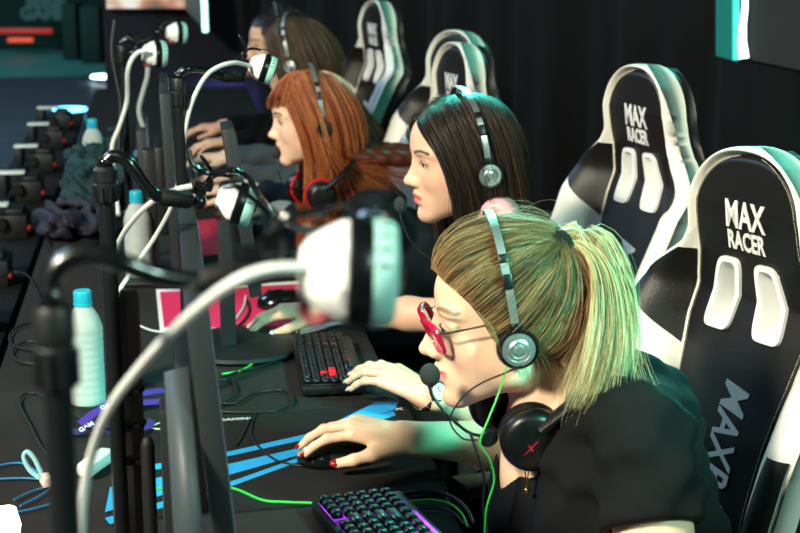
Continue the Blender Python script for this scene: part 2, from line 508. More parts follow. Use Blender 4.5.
def nails(person, J, W, side, m, label=None):
    up = W.to_3x3() @ V((0, 0, 1)); 
    for i, (pts, r) in enumerate(J):
        d = (pts[3]-pts[2]).normalized(); n = up
        if i == 4: n = (up*.8+(W.to_3x3() @ V((0, side, 0)))*.6).normalized()
        n = (n-d*n.dot(d)).normalized()
        c = pts[3]+n*(r[3]*.62)+d*.0035
        mb = MB(); Mx = frame((0, 0, 0), d, n)
        mb.sphere(c, (.0078, r[3]*.80, .0030), 12, 8, Mx); mb.build('fingernail', m, person, world=True, label=label)

def finish_body(person, s, M, base, lips, brow, extra=None, name='body', it=1):
    P, F = s.mesh(); P = relax(P, F, it, .45)
    cols = np.tile(np.array(srgb(base)), (len(P), 1))
    n = np.sin(P[:, 0]*90+P[:, 2]*60)*np.sin(P[:, 1]*70+P[:, 2]*80); cols *= (1+.03*n)[:, None]
    face_colour(P, M, base, srgb(lips), srgb(brow), cols)
    if extra: extra(P, cols)
    return link(name, mesh_np(name, P, F, cols), SKIN, person, world=True)

def sk(M, th, ph, r=1.0, c=(-.004, 0, .032), rad=(.100, .079, .083)):
    """point over the skull: th from the top, ph round from the face (0) to her left (+) ; r inflates"""
    return M @ V((c[0]+rad[0]*r*math.sin(th)*math.cos(ph), c[1]+rad[1]*r*math.sin(th)*math.sin(ph), c[2]+rad[2]*r*math.cos(th)))
def hair_object(person, parts, m, name='hair'):
    P, F, C = merge(parts); return link(name, mesh_np(name, P, F, C), m, person, world=True)
HAIR = mat('hair', 'ffffff', rough=.46, attr=True, spec=.4)
def skull_cap(M, fn_keep, r=1.04, h=.004, c=(-.004, 0, .032), rad=(.100, .079, .083)):
    """smooth hair shell over the skull; fn_keep(local)->bool array"""
    nu, nv = 72, 48
    U, Vv = np.meshgrid(np.linspace(0, 2*PI, nu, endpoint=False), np.linspace(.02, PI-.25, nv), indexing='ij')
    q = np.stack([c[0]+rad[0]*r*np.sin(Vv)*np.cos(U), c[1]+rad[1]*r*np.sin(Vv)*np.sin(U), c[2]+rad[2]*r*np.cos(Vv)], -1).reshape(-1, 3)
    keep = fn_keep(q) & ((q[:, 0] < .025) | (q[:, 2] > .076-.060*(np.abs(q[:, 1])/.076)**2)); A = np.array(M); P = q@A[:3, :3].T+A[:3, 3]
    i = np.arange(nu)[:, None]; j = np.arange(nv-1)[None]; i2 = (i+1) % nu
    F = np.stack([i*nv+j, i*nv+j+1, i2*nv+j+1, i2*nv+j], -1).reshape(-1, 4); F = F[keep[F].all(1)]
    # centre point at top is left open under the strands
    us = np.unique(F); mp = np.full(len(P), -1); mp[us] = np.arange(len(us)); return P[us], mp[F]

# --- small on-ear broadcast headphones (thin band, round discs)
DARKD = mat('dark_disc', '24282a', rough=.25, metal=.4, coat=.4)
def on_ear(M, label, disc='silver', rad=.026, tilt=0.0, group=None, zc=-.022, xc=-.012, wide=1.0, ht=.109, discm=None):
    o = empty('on_ear_headphones', label, 'headphones', M=Matrix.Translation(M.translation), group=group)
    Mi = Matrix.Translation(M.translation).inverted() @ M
    pts = []
    for i in range(25):
        a = PI*(i/24)
        y = math.cos(a); z = math.sin(a)
        pts.append(Mi @ V((xc+.018*tilt*z, .097*wide*math.copysign(abs(y)**.85, y), zc+.025+(ht*(1+(wide-1)*.4)-zc)*z**.8)))
    b = MB(); b.tube(pts, .0075, 8, flat=.16, up=(0, 0, 1)) if False else None
    # flat steel band: rectangle swept along the arc
    prev = None; hw = V((1, 0, 0)); Mr = Mi.to_3x3()
    xs = (Mr @ hw).normalized()
    for i, p in enumerate(pts):
        t = (pts[min(i+1, 24)]-pts[max(i-1, 0)]).normalized(); n = xs.cross(t).normalized()
        r = [b.b.verts.new(p+xs*sx*.0052+n*sn*.0009) for sx, sn in ((-1, -1), (1, -1), (1, 1), (-1, 1))]
        if prev:
            for k in range(4): b.b.faces.new([prev[k], r[k], r[(k+1) % 4], prev[(k+1) % 4]])
        prev = r
    b.build('headband', SILV, o)
    for s in (1, -1):
        k = MB()
        for j in (3, 5):                                     # sliders on the band
            q = pts[j] if s > 0 else pts[24-j]; t = (pts[j+1]-pts[j-1]) if s > 0 else (pts[25-j]-pts[23-j])
            k.box(q, (.0125, .0045, .012 if j == 5 else .020), .001, frame((0, 0, 0), xs, t))
        k.build('band_slider', BLACKP, o)
        Mx = Mi @ Matrix.Translation((xc, s*(.083+.09*(wide-1)), zc)) @ Matrix.Rotation(-s*PI/2, 4, 'X')
        e = MB(); e.lathe([(rad*.7, -.006), (rad*.98, -.004), (rad, .002), (rad*.93, .006), (rad*.6, .008)], 36, Mx); e.build('ear_pad', RUBBER, o)
        e = MB(); e.lathe([(rad*.99, .003), (rad*1.02, .008), (rad*1.0, .014), (rad*.93, .018), (rad*.8, .018)], 36, Mx); hs = e.build('ear_cup', BLACKP, o)
        e = MB(); e.lathe([(rad*.80, .0175), (rad*.78, .0205), (rad*.6, .0212), (rad*.56, .0198), (rad*.44, .0212), (rad*.40, .0222), (rad*.36, .0205), (rad*.22, .0215), (rad*.18, .0235), (0, .0238)], 36, Mx, cap=False)
        e.build('disc', discm or SILV, o)
        y = MB(); c0 = Mi @ V((xc, s*.097*wide, zc+.031)); c1 = Mi @ V((xc, s*.094*wide, zc+.012))
        y.box((c0+c1)/2, (.017, .009, .024), .002, Mi.to_3x3().to_4x4()); y.build('yoke', BLACKP, o)
    return o

# --- boom microphone on a headset worn round the neck
def neck_headset(Wm, label, cat='headset', cup=LEATHER, trim=BLACKP, band=True, r=.047, mic=None, group=None, symbol=None, cups=((1, 0), (-1, 0)), bandm=None, ringm=None, bs=1.0):
    """Wm: matrix at the neck, x forward, y to wearer's left, z up along the neck"""
    o = empty('gaming_headset', label, cat, M=Wm, group=group)
    for s, a in cups:
        Mx = Matrix.Translation((.045, s*.060, 0)) @ Matrix.Rotation(s*(.9+a), 4, 'Z') @ Matrix.Rotation(PI/2, 4, 'Y') @ Matrix.Rotation(PI/2 if s > 0 else -PI/2, 4, 'Z') if False else \
             Matrix.Translation((.035, s*.066, -.004)) @ Matrix.Rotation(-s*.22+a, 4, 'Z') @ Matrix.Rotation(-s*PI/2, 4, 'X')
        e = MB()
        e.lathe([(r*.55, -.004), (r*.62, -.020), (r*.80, -.026), (r*.97, -.022), (r*1.0, -.013), (r*.93, -.004)], 36, Mx)
        e.build('ear_cushion', cup, o)
        e = MB()
        e.lathe([(r*.93, -.006), (r*1.0, 0), (r*1.0, .010), (r*.93, .018), (r*.80, .022), (r*.5, .0245), (0, .025)], 36, Mx, cap=False)
        sh = e.build('ear_cup', trim, o)
        if ringm is not None:
            e = MB(); e.tube([Mx @ V((r*1.02*math.cos(t), r*1.02*math.sin(t), -.012)) for t in np.linspace(0, 2*PI, 37)[:-1]], .004, 8, closed=True); e.build('cushion_ring', ringm, o, label='red cushion ring')
        if symbol is not None and s > 0:
            symbol(o, Mx)
    b = MB(); pts = [V((.035*math.cos(t)-.055+.0*t, .085*math.sin(t), .012)) for t in []]
    arc = bez([(.03, .086, .015), (-.02*bs, .090, .040), (-.06*bs, .062, .056), (-.076*bs, 0, .060), (-.06*bs, -.062, .056), (-.02*bs, -.090, .040), (.03, -.086, .015)], 6)
    if band:
        b.tube(arc, .0125, 10, flat=.5); b.build('headband', bandm or cup, o)
    return o

JEANS = mat('dark_denim', '0e1218', rough=.9, bump=.3, bscale=500, spec=.1)
def trousers(p, pel):
    t = SDF((pel.x-.62, pel.y-.28, .02), (pel.x+.22, pel.y+.28, pel.z+.16), .009)
    t.ell(pel+V((0, 0, -.02)), (.16, .19, .13), .03)
    for y in (-1, 1):
        kn = V((pel.x-.42, pel.y+y*.10, .53)); ft = V((pel.x-.38, pel.y+y*.11, .09))
        t.cap(pel+V((-.02, y*.09, -.03)), kn, .092, .066, .03); t.cap(kn, ft, .066, .046, .02)
    P, F = t.mesh(); link('trousers', mesh_np('trousers', P, F), JEANS, p, world=True, label='dark trousers')
    for y in (-1, 1):
        ft = V((pel.x-.38, pel.y+y*.11, .05)); b = SDF(ft-V((.20, .07, .06)), ft+V((.10, .07, .10)), .007)
        b.cap(ft+V((.03, 0, .0)), ft+V((-.12, 0, -.01)), .042, .034, .02); b.cap(ft, ft+V((0, 0, .04)), .045, .045, .02); b.half((0, 0, .006), (0, 0, -1), .004)
        P, F = b.mesh(); link('shoe', mesh_np('shoe', P, F), RUBBER, p, world=True)
# ------------------------------------------------------------------ nearest woman: ponytail, red glasses
def woman_near():
    D1 = 1.99
    hp = at(510, 311, D1+.02)
    M = head_matrix(hp, yaw=math.radians(5), pitch=math.radians(8), roll=0, scale=1.03)
    p = empty('person', 'woman with blonde ponytail and red glasses in a black t-shirt, hand on a mouse', 'person', loc=at(700, 640, 2.05))
    neck = at(560, 436, 2.03)
    h = .0028
    wr = onz(406, 438, .802); el = onz(548, 447, .795) + V((0, 0, .0))
    shR = at(590, 420, 2.20); shL = at(640, 432, 1.88); elL = at(668, 640, 1.80)
    chest = at(590, 500, 2.05); belly = at(650, 600, 2.08); pel = at(720, 680, 2.08)
    lo = (wr.x-.22, min(shL.y, elL.y)-.12, .50); hi = (pel.x+.12, 2.50, 1.30)
    s = SDF(lo, hi, h)
    # trunk
    def trunk(s, g, k):
        s.cap(chest+(shL-chest)*.55, chest+(shR-chest)*.55, .088+g, .088+g, k)
        s.cap(shL, shR, .046+g, .046+g, k)
        s.cap(neck+V((.03, 0, -.03)), (shL+shR)/2+V((.02, 0, 0)), .06+g, .085+g, k)
        s.cap((shL*.6+shR*.4), belly+V((0, -.06, 0)), .088+g, .11+g, k); s.cap((shL*.4+shR*.6), belly+V((0, .06, 0)), .088+g, .11+g, k)
        s.cap(belly+V((0, -.07, 0)), pel+V((0, -.07, 0)), .11+g, .13+g, k); s.cap(belly+V((0, .07, 0)), pel+V((0, .07, 0)), .11+g, .13+g, k)
        s.cap(at(533, 425, 2.05), at(531, 515, 2.05), .040+g, .050+g, k*.6)
        for q in (shL, shR):
            c = q*.52+((shL+shR)/2)*.48+V((-.050, 0, -.12)); s.ell(c, (.062+g, .066+g, .066+g), k)
    trunk(s, 0, .03)
    # arms
    s.cap(shR, el, .050, .040, .02); s.chain([el, el*.6+wr*.4, wr], [.041, .037, .025], .02)
    s.cap(shL, elL, .056, .043, .02)
    # hand on the mouse
    mouse = onz(333, 455, .768)
    hd = onz(313, 439, .80)-wr; hd = hd.normalized()+V((0, 0, .20))
    W = frame(wr, hd, (0, -.15, 1))
    J = hand_joints(W, 1, [(.34, .40, .25), (.34, .42, .25), (.50, .5, .3), (.6, .5, .35)], .7, (.3, 1.0))
    add_hand(s, W, 1, J)
    # left hand on the keyboard, below the frame
    wrL = at(470, 600, 1.98); s.chain([elL, elL*.5+wrL*.5, wrL], [.043, .037, .025], .02)
    WL = frame(wrL, V((-1, .12, -.12)), (0, 0, 1)); JL = hand_joints(WL, -1, [(.3, .4, .2)]*4); add_hand(s, WL, -1, JL)
    add_head(s, M, neck, .050)
    finish_body(p, s, M, 'ecc6a6', 'd98a86', '8a6a4a')
    add_eyes(p, M, (0, -.25))
    red = mat('dark_red_nail_varnish', '8e0f22', rough=.12, coat=1)
    nails(p, J, W, 1, red, 'dark red fingernail'); nails(p, JL, WL, -1, red, 'dark red fingernail')
    # ---- shirt
    g = .009
    t = SDF((min(shL.x, chest.x)-.20, min(shL.y, elL.y)-.12, .50), (pel.x+.16, shR.y+.22, 1.26), .0045)
    trunk(t, g, .035)
    sl = shL+(elL-shL)*.47
    t.cap(shL, shL+(elL-shL)*.62, .064, .070, .025)
    slR = shR+(el-shR)*.55
    t.cap(shR, shR+(el-shR)*.75, .060, .062, .02)
    def fold(P):
        u = (P-np.array(shL))@np.array((elL-shL).normalized()); w = P[:, 0]; z = P[:, 2]; y = P[:, 1]
        f = .0045*np.sin(z*55+y*70+np.sin(w*22)*1.6)*np.exp(-((y-shL.y)/.16)**2)
        f += .0034*np.sin((w*.7-z)*78+y*25+1.2*np.sin(z*30)) + .0015*np.sin(w*120+z*95)*np.sin(y*60)
        return f
    t.wrinkle(fold)
    dL = (elL-shL).normalized(); t.half(sl, dL, .003, sl-V((.12, .12, .16)), sl+V((.16, .12, .25)))
    t.cap(sl+dL*.03, sl-dL*.012, .053, .0525, .003, '-')
    dR = (el-shR).normalized()
    # neckline: open V at the front
    vb = at(517, 497, 1.99); vt = neck+V((.0, 0, .02))
    t.cap(neck+V((-.035, 0, .05)), neck+V((-.01, 0, -.005)), .068, .066, .008, '-')
    [t.cap(at(520, 415, dd), at(509, 488, dd), .046, .014, .006, '-') for dd in (1.95, 1.99, 2.03, 2.07, 2.11, 2.15)]
    P, F = t.mesh(); P = relax(P, F, 2, .5)
    cloth = mat('black_cotton', '17191a', rough=.9, bump=.8, bscale=45, spec=.12)
    link('t_shirt', mesh_np('t_shirt', P, F), cloth, p, world=True, label='black short-sleeved t-shirt')
    trousers(p, pel)
    # ---- hair
    c = np.array(M @ V((0, 0, .03)))
    tie_l = V((-.066, .026, .080)); tie = M @ tie_l
    cc = V((-.004, 0, .032)); rd = V((.101, .079, .084))
    def guide(st, bulge=.0):
        a = V([(st[i]-cc[i])/rd[i] for i in range(3)]); b = V([(tie_l[i]-cc[i])/rd[i] for i in range(3)])
        la, lb = a.length, b.length; an, bn = a.normalized(), b.normalized(); ang = an.angle(bn); o = []
        for i in range(9):
            f = i/8; d = (an*math.sin((1-f)*ang)+bn*math.sin(f*ang))/max(math.sin(ang), 1e-3)
            L = la*(1-f)+lb*f; L = max(L*(1-.0), 0)+bulge*math.sin(f*PI)
            d = d*L; o.append(M @ V([cc[j]+d[j]*rd[j] for j in range(3)]))
        return o
    L = [(.094, 0, .072), (.090, .022, .072), (.083, .042, .064), (.070, .058, .052), (.056, .068, .036), (.044, .074, .016), (.036, .077, -.008), (.022, .079, -.026), (.0, .080, -.030), (-.028, .077, -.044), (-.052, .066, -.062), (-.070, .048, -.076), (-.082, .022, -.082), (-.086, 0, -.084)]
    starts = L + [(x, -y, z) for x, y, z in reversed(L[:-1])]
    G = [guide(q) for q in starts] + [guide(L[0])]
    brown = [srgb(x) for x in ('3a2918', '5d4529', '8a6b44', 'c2a374')]
    parts = []
    cap_p, cap_f = skull_cap(M, lambda q: (q[:, 2] > -.03-.6*np.clip(q[:, 0]*-1, 0, .08)) & ((q[:, 0] < .055+.0*q[:, 1]) | (q[:, 2] > .070)) & ((q[:, 0] < .030) | (q[:, 2] > .02)), 1.035)
    parts.append((cap_p, cap_f, srgb('4d3a25')))
    parts.append(strands(G, 8500, 16, .00045, .010, .0034, ends=.02, center=c, clump=90, cols=brown, curl=.0034))
    # a few loose wisps
    parts.append(strands(G, 260, 16, .0003, .020, .005, ends=.3, center=c, clump=90, cols=brown[2:], curl=.004))
    # wisps at the nape and temple
    Wn = [[M @ V(q) for q in g] for g in ([(.05, .070, .030), (.035, .086, -.01), (.022, .084, -.05)], [(.02, .080, 0), (.005, .090, -.05), (.0, .075, -.10)], [(-.05, .072, -.05), (-.055, .078, -.10), (-.04, .07, -.15)], [(-.08, .03, -.08), (-.095, .035, -.12), (-.08, .03, -.17)])]
    parts.append(strands(Wn, 90, 12, .0003, .01, .005, ends=.5, center=c, clump=30, cols=brown[1:], curl=.004))
    # ponytail
    def pa(x, y, d): return at(x, y, d)
    axis = [tie, pa(580, 236, 1.965), pa(598, 247, 1.96), pa(611, 280, 1.96), pa(611, 325, 1.95), pa(598, 368, 1.94), pa(580, 418, 1.93)]
    wid = [.010, .016, .020, .022, .026, .032, .026]
    ax = resample(axis, 12); ws = np.interp(np.linspace(0, 1, 12), np.linspace(0, 1, 7), wid)
    tl = []
    for k in range(13):
        th = 2*PI*k/12; g = []
        for i in range(12):
            t_ = V(ax[min(i+1, 11)]-ax[max(i-1, 0)]).normalized(); s1 = RT - t_*RT.dot(t_); s1.normalize(); s2 = t_.cross(s1)
            fan = 1+.45*(i/11)*math.sin(3*k+1)*.3
            g.append(V(ax[i])+s1*math.cos(th)*ws[i]*fan*1.05+s2*math.sin(th)*ws[i]*.75)
        tl.append(g)
    blond = [srgb(x) for x in ('5c4a2e', '9c8458', 'c9b684', 'ece2c0')]
    sm = mass([list(map(V, ax))], lambda f: float(np.interp(f, np.linspace(0, 1, 7), [.009, .014, .019, .023, .023, .018, .006])), .004, .01)
    P, F = sm.mesh(); parts.append((P, F, srgb('6a5638')))
    cx = np.array(ax[5])
    parts.append(strands(tl, 3000, 18, .0005, .003, .0045, ends=.5, center=cx, clump=34, cols=blond, curl=.0045, out=-3))
    parts.append(strands(tl, 420, 18, .0004, .010, .010, ends=.45, center=cx, clump=40, cols=blond[1:], curl=.004, out=-1))
    # locks that hang in front of the tail towards the collar
    Lk = [[tie+V((.0, -.004, -.004)), pa(574, 246, 1.95), pa(590, 268, 1.93), pa(592, 320, 1.90), pa(580, 372, 1.88), pa(566, 412, 1.87)],
          [tie+V((.0, -.004, -.002)), pa(580, 242, 1.95), pa(604, 272, 1.93), pa(612, 330, 1.90), pa(602, 380, 1.88), pa(590, 412, 1.87)],
          [tie+V((.0, -.0, .0)), pa(592, 240, 1.96), pa(622, 272, 1.95), pa(636, 320, 1.92), pa(642, 360, 1.90), pa(655, 385, 1.88)]]
    parts.append(strands(Lk, 700, 16, .0005, .004, .005, ends=.55, center=c, clump=26, cols=blond, curl=.003))
    hair_object(p, parts, HAIR).__setitem__('label', 'blonde hair pulled back into a ponytail')
    tb = MB(); d = (V(ax[1])-V(ax[0])).normalized(); Mx = frame(V(ax[0])+d*.006, d, (0, 0, 1))
    for k in range(3):
        ring = [Mx @ V((-.008+.008*k+.002*math.sin(3*a), math.cos(a)*.0185, math.sin(a)*.0185)) for a in [2*PI*i/20 for i in range(20)]]
        tb.tube(ring, .0068, 8, closed=True)
    tb.build('hair_tie', mat('black_elastic', '070707', rough=.9, bump=.5, bscale=700), p, world=True, label='black scrunchie hair tie')
    # ---- necklace
    nk = MB(); vb2 = at(527, 487, 1.955)
    nk.tube(bez([at(533, 432, 1.965), at(530, 455, 1.955), vb2], 8), .0011, 6)
    nk.tube(bez([at(523, 440, 1.965), at(524, 462, 1.955), vb2], 8), .0011, 6)
    nk.sphere(vb2-V((0, 0, .005)), .004, 10, 8)
    tag(nk.build('necklace', mat('gold', 'c9a25a', rough=.25, metal=1)), 'thin gold chain necklace at the v-neck of the black t-shirt', 'necklace')
    # ---- glasses
    gl = empty('glasses', 'red-framed glasses with thin metal temples on the ponytailed woman', 'glasses', M=Matrix.Translation(M.translation))
    Mi = Matrix.Translation(M.translation).inverted() @ M
    redf = mat('red_acetate', 'c3123c', rough=.2, coat=.6)
    fr = MB()
    for sgn in (1, -1):
        ring = []
        for i in range(28):
            a = 2*PI*i/28; yy = math.cos(a); zz = math.sin(a)
            y = .033+.0265*math.copysign(abs(yy)**.6, yy); z = -.008+.0205*math.copysign(abs(zz)**.6, zz)+.003*yy*(zz > 0)
            x = .1095+.32*(z+.005)*1.0-.35*max(0, y-.03)
            ring.append(Mi @ V((x, sgn*y, z)))
        fr.tube(ring, [.0042 if (i in range(0, 15)) else .0026 for i in range(28)], 8, closed=True)
    fr.tube(bez([Mi @ V((.111, .009, .0)), Mi @ V((.114, 0, .003)), Mi @ V((.111, -.009, .0))], 4), .0022, 8)
    fo = fr.build('frame', redf, gl, label='red frame')
    lens = mat('lens_glass', 'ffffff', rough=.02, trans=1, ior=1.02, alpha=.25)
    for sgn in (1, -1):
        lm = MB(); ring = []
        for i in range(28):
            a = 2*PI*i/28; yy = math.cos(a); zz = math.sin(a)
            y = .033+.0255*math.copysign(abs(yy)**.6, yy); z = -.008+.0195*math.copysign(abs(zz)**.6, zz)
            ring.append(Mi @ V((.1095+.32*(z+.005)-.35*max(0, y-.03), sgn*y, z)))
        a_ = [lm.b.verts.new(q) for q in ring]; b_ = [lm.b.verts.new(q+Mi.to_3x3() @ V((.0012, 0, 0))) for q in ring]
        lm.b.faces.new(a_); lm.b.faces.new(b_)
        for i in range(28): lm.b.faces.new([a_[i], a_[(i+1) % 28], b_[(i+1) % 28], b_[i]])
        lm.build('lens', lens, gl)
        tm = MB(); tm.tube(bez([Mi @ V((.097, sgn*.061, .003)), Mi @ V((.088, sgn*.070, .004)), Mi @ V((.04, sgn*.0815, .010)), Mi @ V((0, sgn*.086, .014)), Mi @ V((-.030, sgn*.087, .012)), Mi @ V((-.052, sgn*.086, .004))], 6), .0014, 6)
        tm.build('temple', mat('grey_metal', '8c8f90', rough=.3, metal=1), gl)
    # ---- headphones on the ears
    on_ear(M, 'on-ear headphones with silver disc worn by the ponytailed woman', rad=.0265, tilt=.25, xc=.006)
    # ---- headset round the neck
    nm = frame(at(539, 409, 2.02), V((-1, -.10, -.22)), (0, -.05, 1))
    redm = mat('red_print', 'a3122a', rough=.5)
    def sym(o, Mx):
        for i, me in enumerate([text_mesh('X', .012, 'emblem', .0004, .0002, 1.7, shear=.8)]):
            q = link('emblem', me, redm, o, smooth=False, label='small red emblem'); q.matrix_basis = Mx @ Matrix.Translation((0, 0, .0255)) @ Matrix.Rotation(.3, 4, 'Z')
        a = MB(); a.tube([Mx @ V((.034*math.cos(t), .034*math.sin(t), .0226)) for t in np.linspace(2.2, 4.2, 12)], .0005, 5); a.build('accent_line', redm, o, label='thin red line')
    hs = neck_headset(nm, 'large black over-ear gaming headset hanging round the ponytailed woman\'s neck', r=.043, symbol=sym)
    Mi = nm.inverted()
    mic = MB(); mp = [Mi @ q for q in bez([at(487, 437, 1.955), at(468, 432, 1.94), at(448, 415, 1.93), at(434, 398, 1.93), at(429, 385, 1.93)], 8)]
    mic.tube(mp, .0021, 8); mic.build('boom_arm', BLACKP, hs)
    mic = MB(); mic.sphere(Mi @ at(430, 375, 1.93), (.0135, .0135, .0155), 20, 14); mic.build('microphone_foam', mat('grey_foam', '2d2f30', rough=.95, bump=.6, bscale=1500), hs, label='round grey foam microphone tip')
    ring = MB(); ring.lathe([(.010, 0), (.013, .004), (.010, .008)], 16, Mi @ Matrix.Translation(at(488, 437, 1.955)) @ Matrix.Rotation(PI/2, 4, 'X')); ring.build('boom_hinge', BLACKP, hs)
    return M
M1 = woman_near()
# ------------------------------------------------------------------ the other women
def side_guides(M, down, drape=None, off=.0, front_x=0.0, lift=0.0, back=1.0, top=1.0):
    """guides from the parting down both sides; down = length below the ears; drape(i,side,f)->world offset"""
    L = [[(.083+front_x, .004, .082), (.083+front_x, .040, .062), (.064+front_x, .071, .018), (.050+front_x, .079, -.030), (.042+front_x, .076, -.075), (.038+front_x, .072, -.11)],
         [(.066, .004, .103), (.062, .050, .085), (.046, .082, .025), (.030, .090, -.03), (.024, .090, -.075), (.022, .088, -.11)],
         [(.035, .003, .118), (.030, .058, .098), (.015, .088, .030), (.0, .095, -.03), (-.006, .094, -.075), (-.01, .090, -.11)],
         [(-.01, .002, .122), (-.014, .060, .100), (-.036, .087, .030), (-.048, .092, -.03), (-.052, .090, -.075), (-.052, .086, -.11)],
         [(-.05, .001, .110), (-.058, .050, .085), (-.082, .070, .025), (-.092, .074, -.03), (-.094, .072, -.075), (-.090, .070, -.11)],
         [(-.075, 0, .098), (-.088, .026, .070), (-.110, .038, .015), (-.117, .040, -.035), (-.114, .040, -.075), (-.106, .040, -.11)],
         [(-.080, 0, .096), (-.100, 0, .060), (-.118, 0, .012), (-.124, 0, -.035), (-.120, 0, -.075), (-.112, 0, -.11)]]
    out = []
    for sd in (1, -1):
        gs = []
        for i, g in enumerate(L):
            pts = [M @ V(((x if x > -.02 else -.02+(x+.02)*back)-off*.4*(x > 0), y*sd*(1+off*3), (z if z < .05 else .05+(z-.05)*top)+lift*(z > .05))) for x, y, z in g]
            last = pts[-1]
            for f in (.33, .66, 1.0):
                q = last+V((0, 0, -down*f))
                if drape: q = q+V(drape(i, sd, f))
                pts.append(q)
            gs.append(pts)
        out += gs if sd > 0 else gs[::-1][1:]
    return out
def woman(label, hp, d, yaw, pitch, skin, lips, brow, haircol, guides, n, shirt, sleeve, neckoff, shs, arms, h=.004, hl='long hair', cap=None, bangs=None, wrinkle=1, scale=1.03, curl=.003, r=.0008, fringe=None, neckcut=.06, nailm=None, curls=.004, hd=None, roll=0, skintint=None, caprule=None, capcol=None):
    M = head_matrix(at(hp[0], hp[1], d), math.radians(yaw), math.radians(pitch), math.radians(roll), scale)
    c0 = M.translation
    neck = c0+V(neckoff); mid = neck+V((shs[0], 0, shs[1])); shL = mid+V((-.0, -.165, 0)); shR = mid+V((0, .165, 0))
    pel = mid+V((.36, 0, -.27)); belly = mid+V((.20, 0, -.17))
    p = empty('person', label, 'person', loc=(pel.x, pel.y, .5))
    (wl, el_), (wr_, er_) = arms
    allp = [c0, shL, shR, wl, el_, wr_, er_, pel]
    lo = [min(q[i] for q in allp)-.14 for i in range(3)]; hi = [max(q[i] for q in allp)+.16 for i in range(3)]
    lo[0] -= .07; lo[2] = max(lo[2], .48)
    s = SDF(lo, hi, h)
    def trunk(t, g, k):
        t.cap(shL, shR, .050+g, .050+g, k); t.cap(mid+V((.0, -.07, -.05)), mid+V((0, .07, -.05)), .085+g, .085+g, k)
        t.cap(neck, mid+V((.02, 0, 0)), .050+g, .08+g, k)
        t.cap(mid+V((.02, -.06, -.06)), belly+V((0, -.05, 0)), .085+g, .095+g, k); t.cap(mid+V((.02, .06, -.06)), belly+V((0, .05, 0)), .085+g, .095+g, k)
        t.cap(belly, pel, .12+g, .14+g, k)
        for y in (-1, 1): t.ell(mid+V((-.045, y*.075, -.13)), (.06+g,)*3, k)
    trunk(s, 0, .03)
    Js = []
    for (w_, e_, sh, side) in ((wl, el_, shL, -1), (wr_, er_, shR, 1)):
        s.cap(sh, e_, .047, .038, .02); s.chain([e_, e_*.6+w_*.4, w_], [.038, .034, .024], .015)
        W = frame(w_, (hd if (hd is not None and side < 0) else V((-1, .05*side, -.10))), (0, 0, 1))
        J = hand_joints(W, side, [(.20, .35, .25), (.25, .4, .25), (.28, .42, .25), (.30, .40, .25)], 1, (.2, .3)); add_hand(s, W, side, J); Js.append((J, W, side))
    add_head(s, M, neck, .047)
    finish_body(p, s, M, skin, lips, brow)
    add_eyes(p, M, (0, -.15))
    if nailm:
        for J, W, sd in Js: nails(p, J, W, sd, nailm)
    # garment
    t = SDF([shL.x-.30 if sleeve > .6 else shL.x-.22, lo[1], .48], [hi[0], hi[1], shL.z+.22], max(h, .005) if wrinkle else .006)
    if sleeve > .6: t = SDF([min(wl.x, wr_.x)-.05, lo[1], .48], [hi[0], hi[1], shL.z+.22], .006)
    g = .010; trunk(t, g, .03)
    for (w_, e_, sh) in ((wl, el_, shL), (wr_, er_, shR)):
        if sleeve > 1:
            t.cap(sh, e_, .062, .052, .02); k = sleeve-1; q = e_+(w_-e_)*k; t.cap(e_, q, .052, .040, .02)
        else:
            q = sh+(e_-sh)*sleeve; t.cap(sh, q, .062, .056, .02)
    def fold(P): return .0030*np.sin(P[:, 2]*52+P[:, 1]*60+np.sin(P[:, 0]*26)*1.5)+.0025*np.sin(P[:, 0]*80-P[:, 2]*66+P[:, 1]*20)
    t.wrinkle(fold)
    t.cap(neck+V((-.03, 0, .05)), neck+V((-.005, 0, -.005)), neckcut, neckcut, .008, '-')
    t.cap(neck+V((-.05, 0, .02)), neck+V((-.07, 0, -.07)), .055, .02, .01, '-')
    P, F = t.mesh(); P = relax(P, F, 1, .5)
    link(shirt[0], mesh_np(shirt[0], P, F), shirt[1], p, world=True, label=shirt[2])
    trousers(p, pel)
    # hair
    cols = [srgb(x) for x in haircol]; cc = np.array(M @ V((0, 0, .02)))
    G = guides(M); parts = []
    keep = caprule or (lambda q: (q[:, 2] > -.06) & ((q[:, 0] < .055) | (q[:, 2] > .068)) & ((q[:, 0] < .030) | (q[:, 2] > -.0)))
    cp, cf = skull_cap(M, keep, 1.03); parts.append((cp, cf, cols[0]))
    inner = [[q+(M.translation-q)*(.10 if i < 6 else .0) for i, q in enumerate(g)] for g in G]
    ms = mass([g[1:] for g in inner[1:-1]], lambda f: .013+.004*math.sin(f*3), .006, .012); P, F = ms.mesh(); parts.append((P, F, cols[0]))
    parts.append(strands(G, n, 18, r, .012, .0035, ends=.15, center=cc, clump=90, cols=cols, curl=curl, out=.2))
    parts.append(strands(G, n//14, 18, r*.6, .026, .006, ends=.3, center=cc, clump=60, cols=cols[1:], curl=curl*2, out=.2))
    if bangs:
        B = bangs(M); parts.append(strands(B, n//2, 12, r, .007, .002, ends=.10, center=cc, clump=24, cols=cols, curl=.001))
    hair_object(p, parts, HAIR).__setitem__('label', hl)
    return p, M, neck
jacket = mat('charcoal_jacket', '1c2226', rough=.85, bump=.6, bscale=60, spec=.12)
blackt = mat('black_jersey', '0d0f11', rough=.9, bump=.3, bscale=900, spec=.1)
greyt = mat('grey_knit', '3c4447', rough=.9, bump=.4, bscale=600, spec=.15)
white_nail = mat('silver_nail_varnish', 'd9dde0', rough=.15, metal=.3, coat=1)

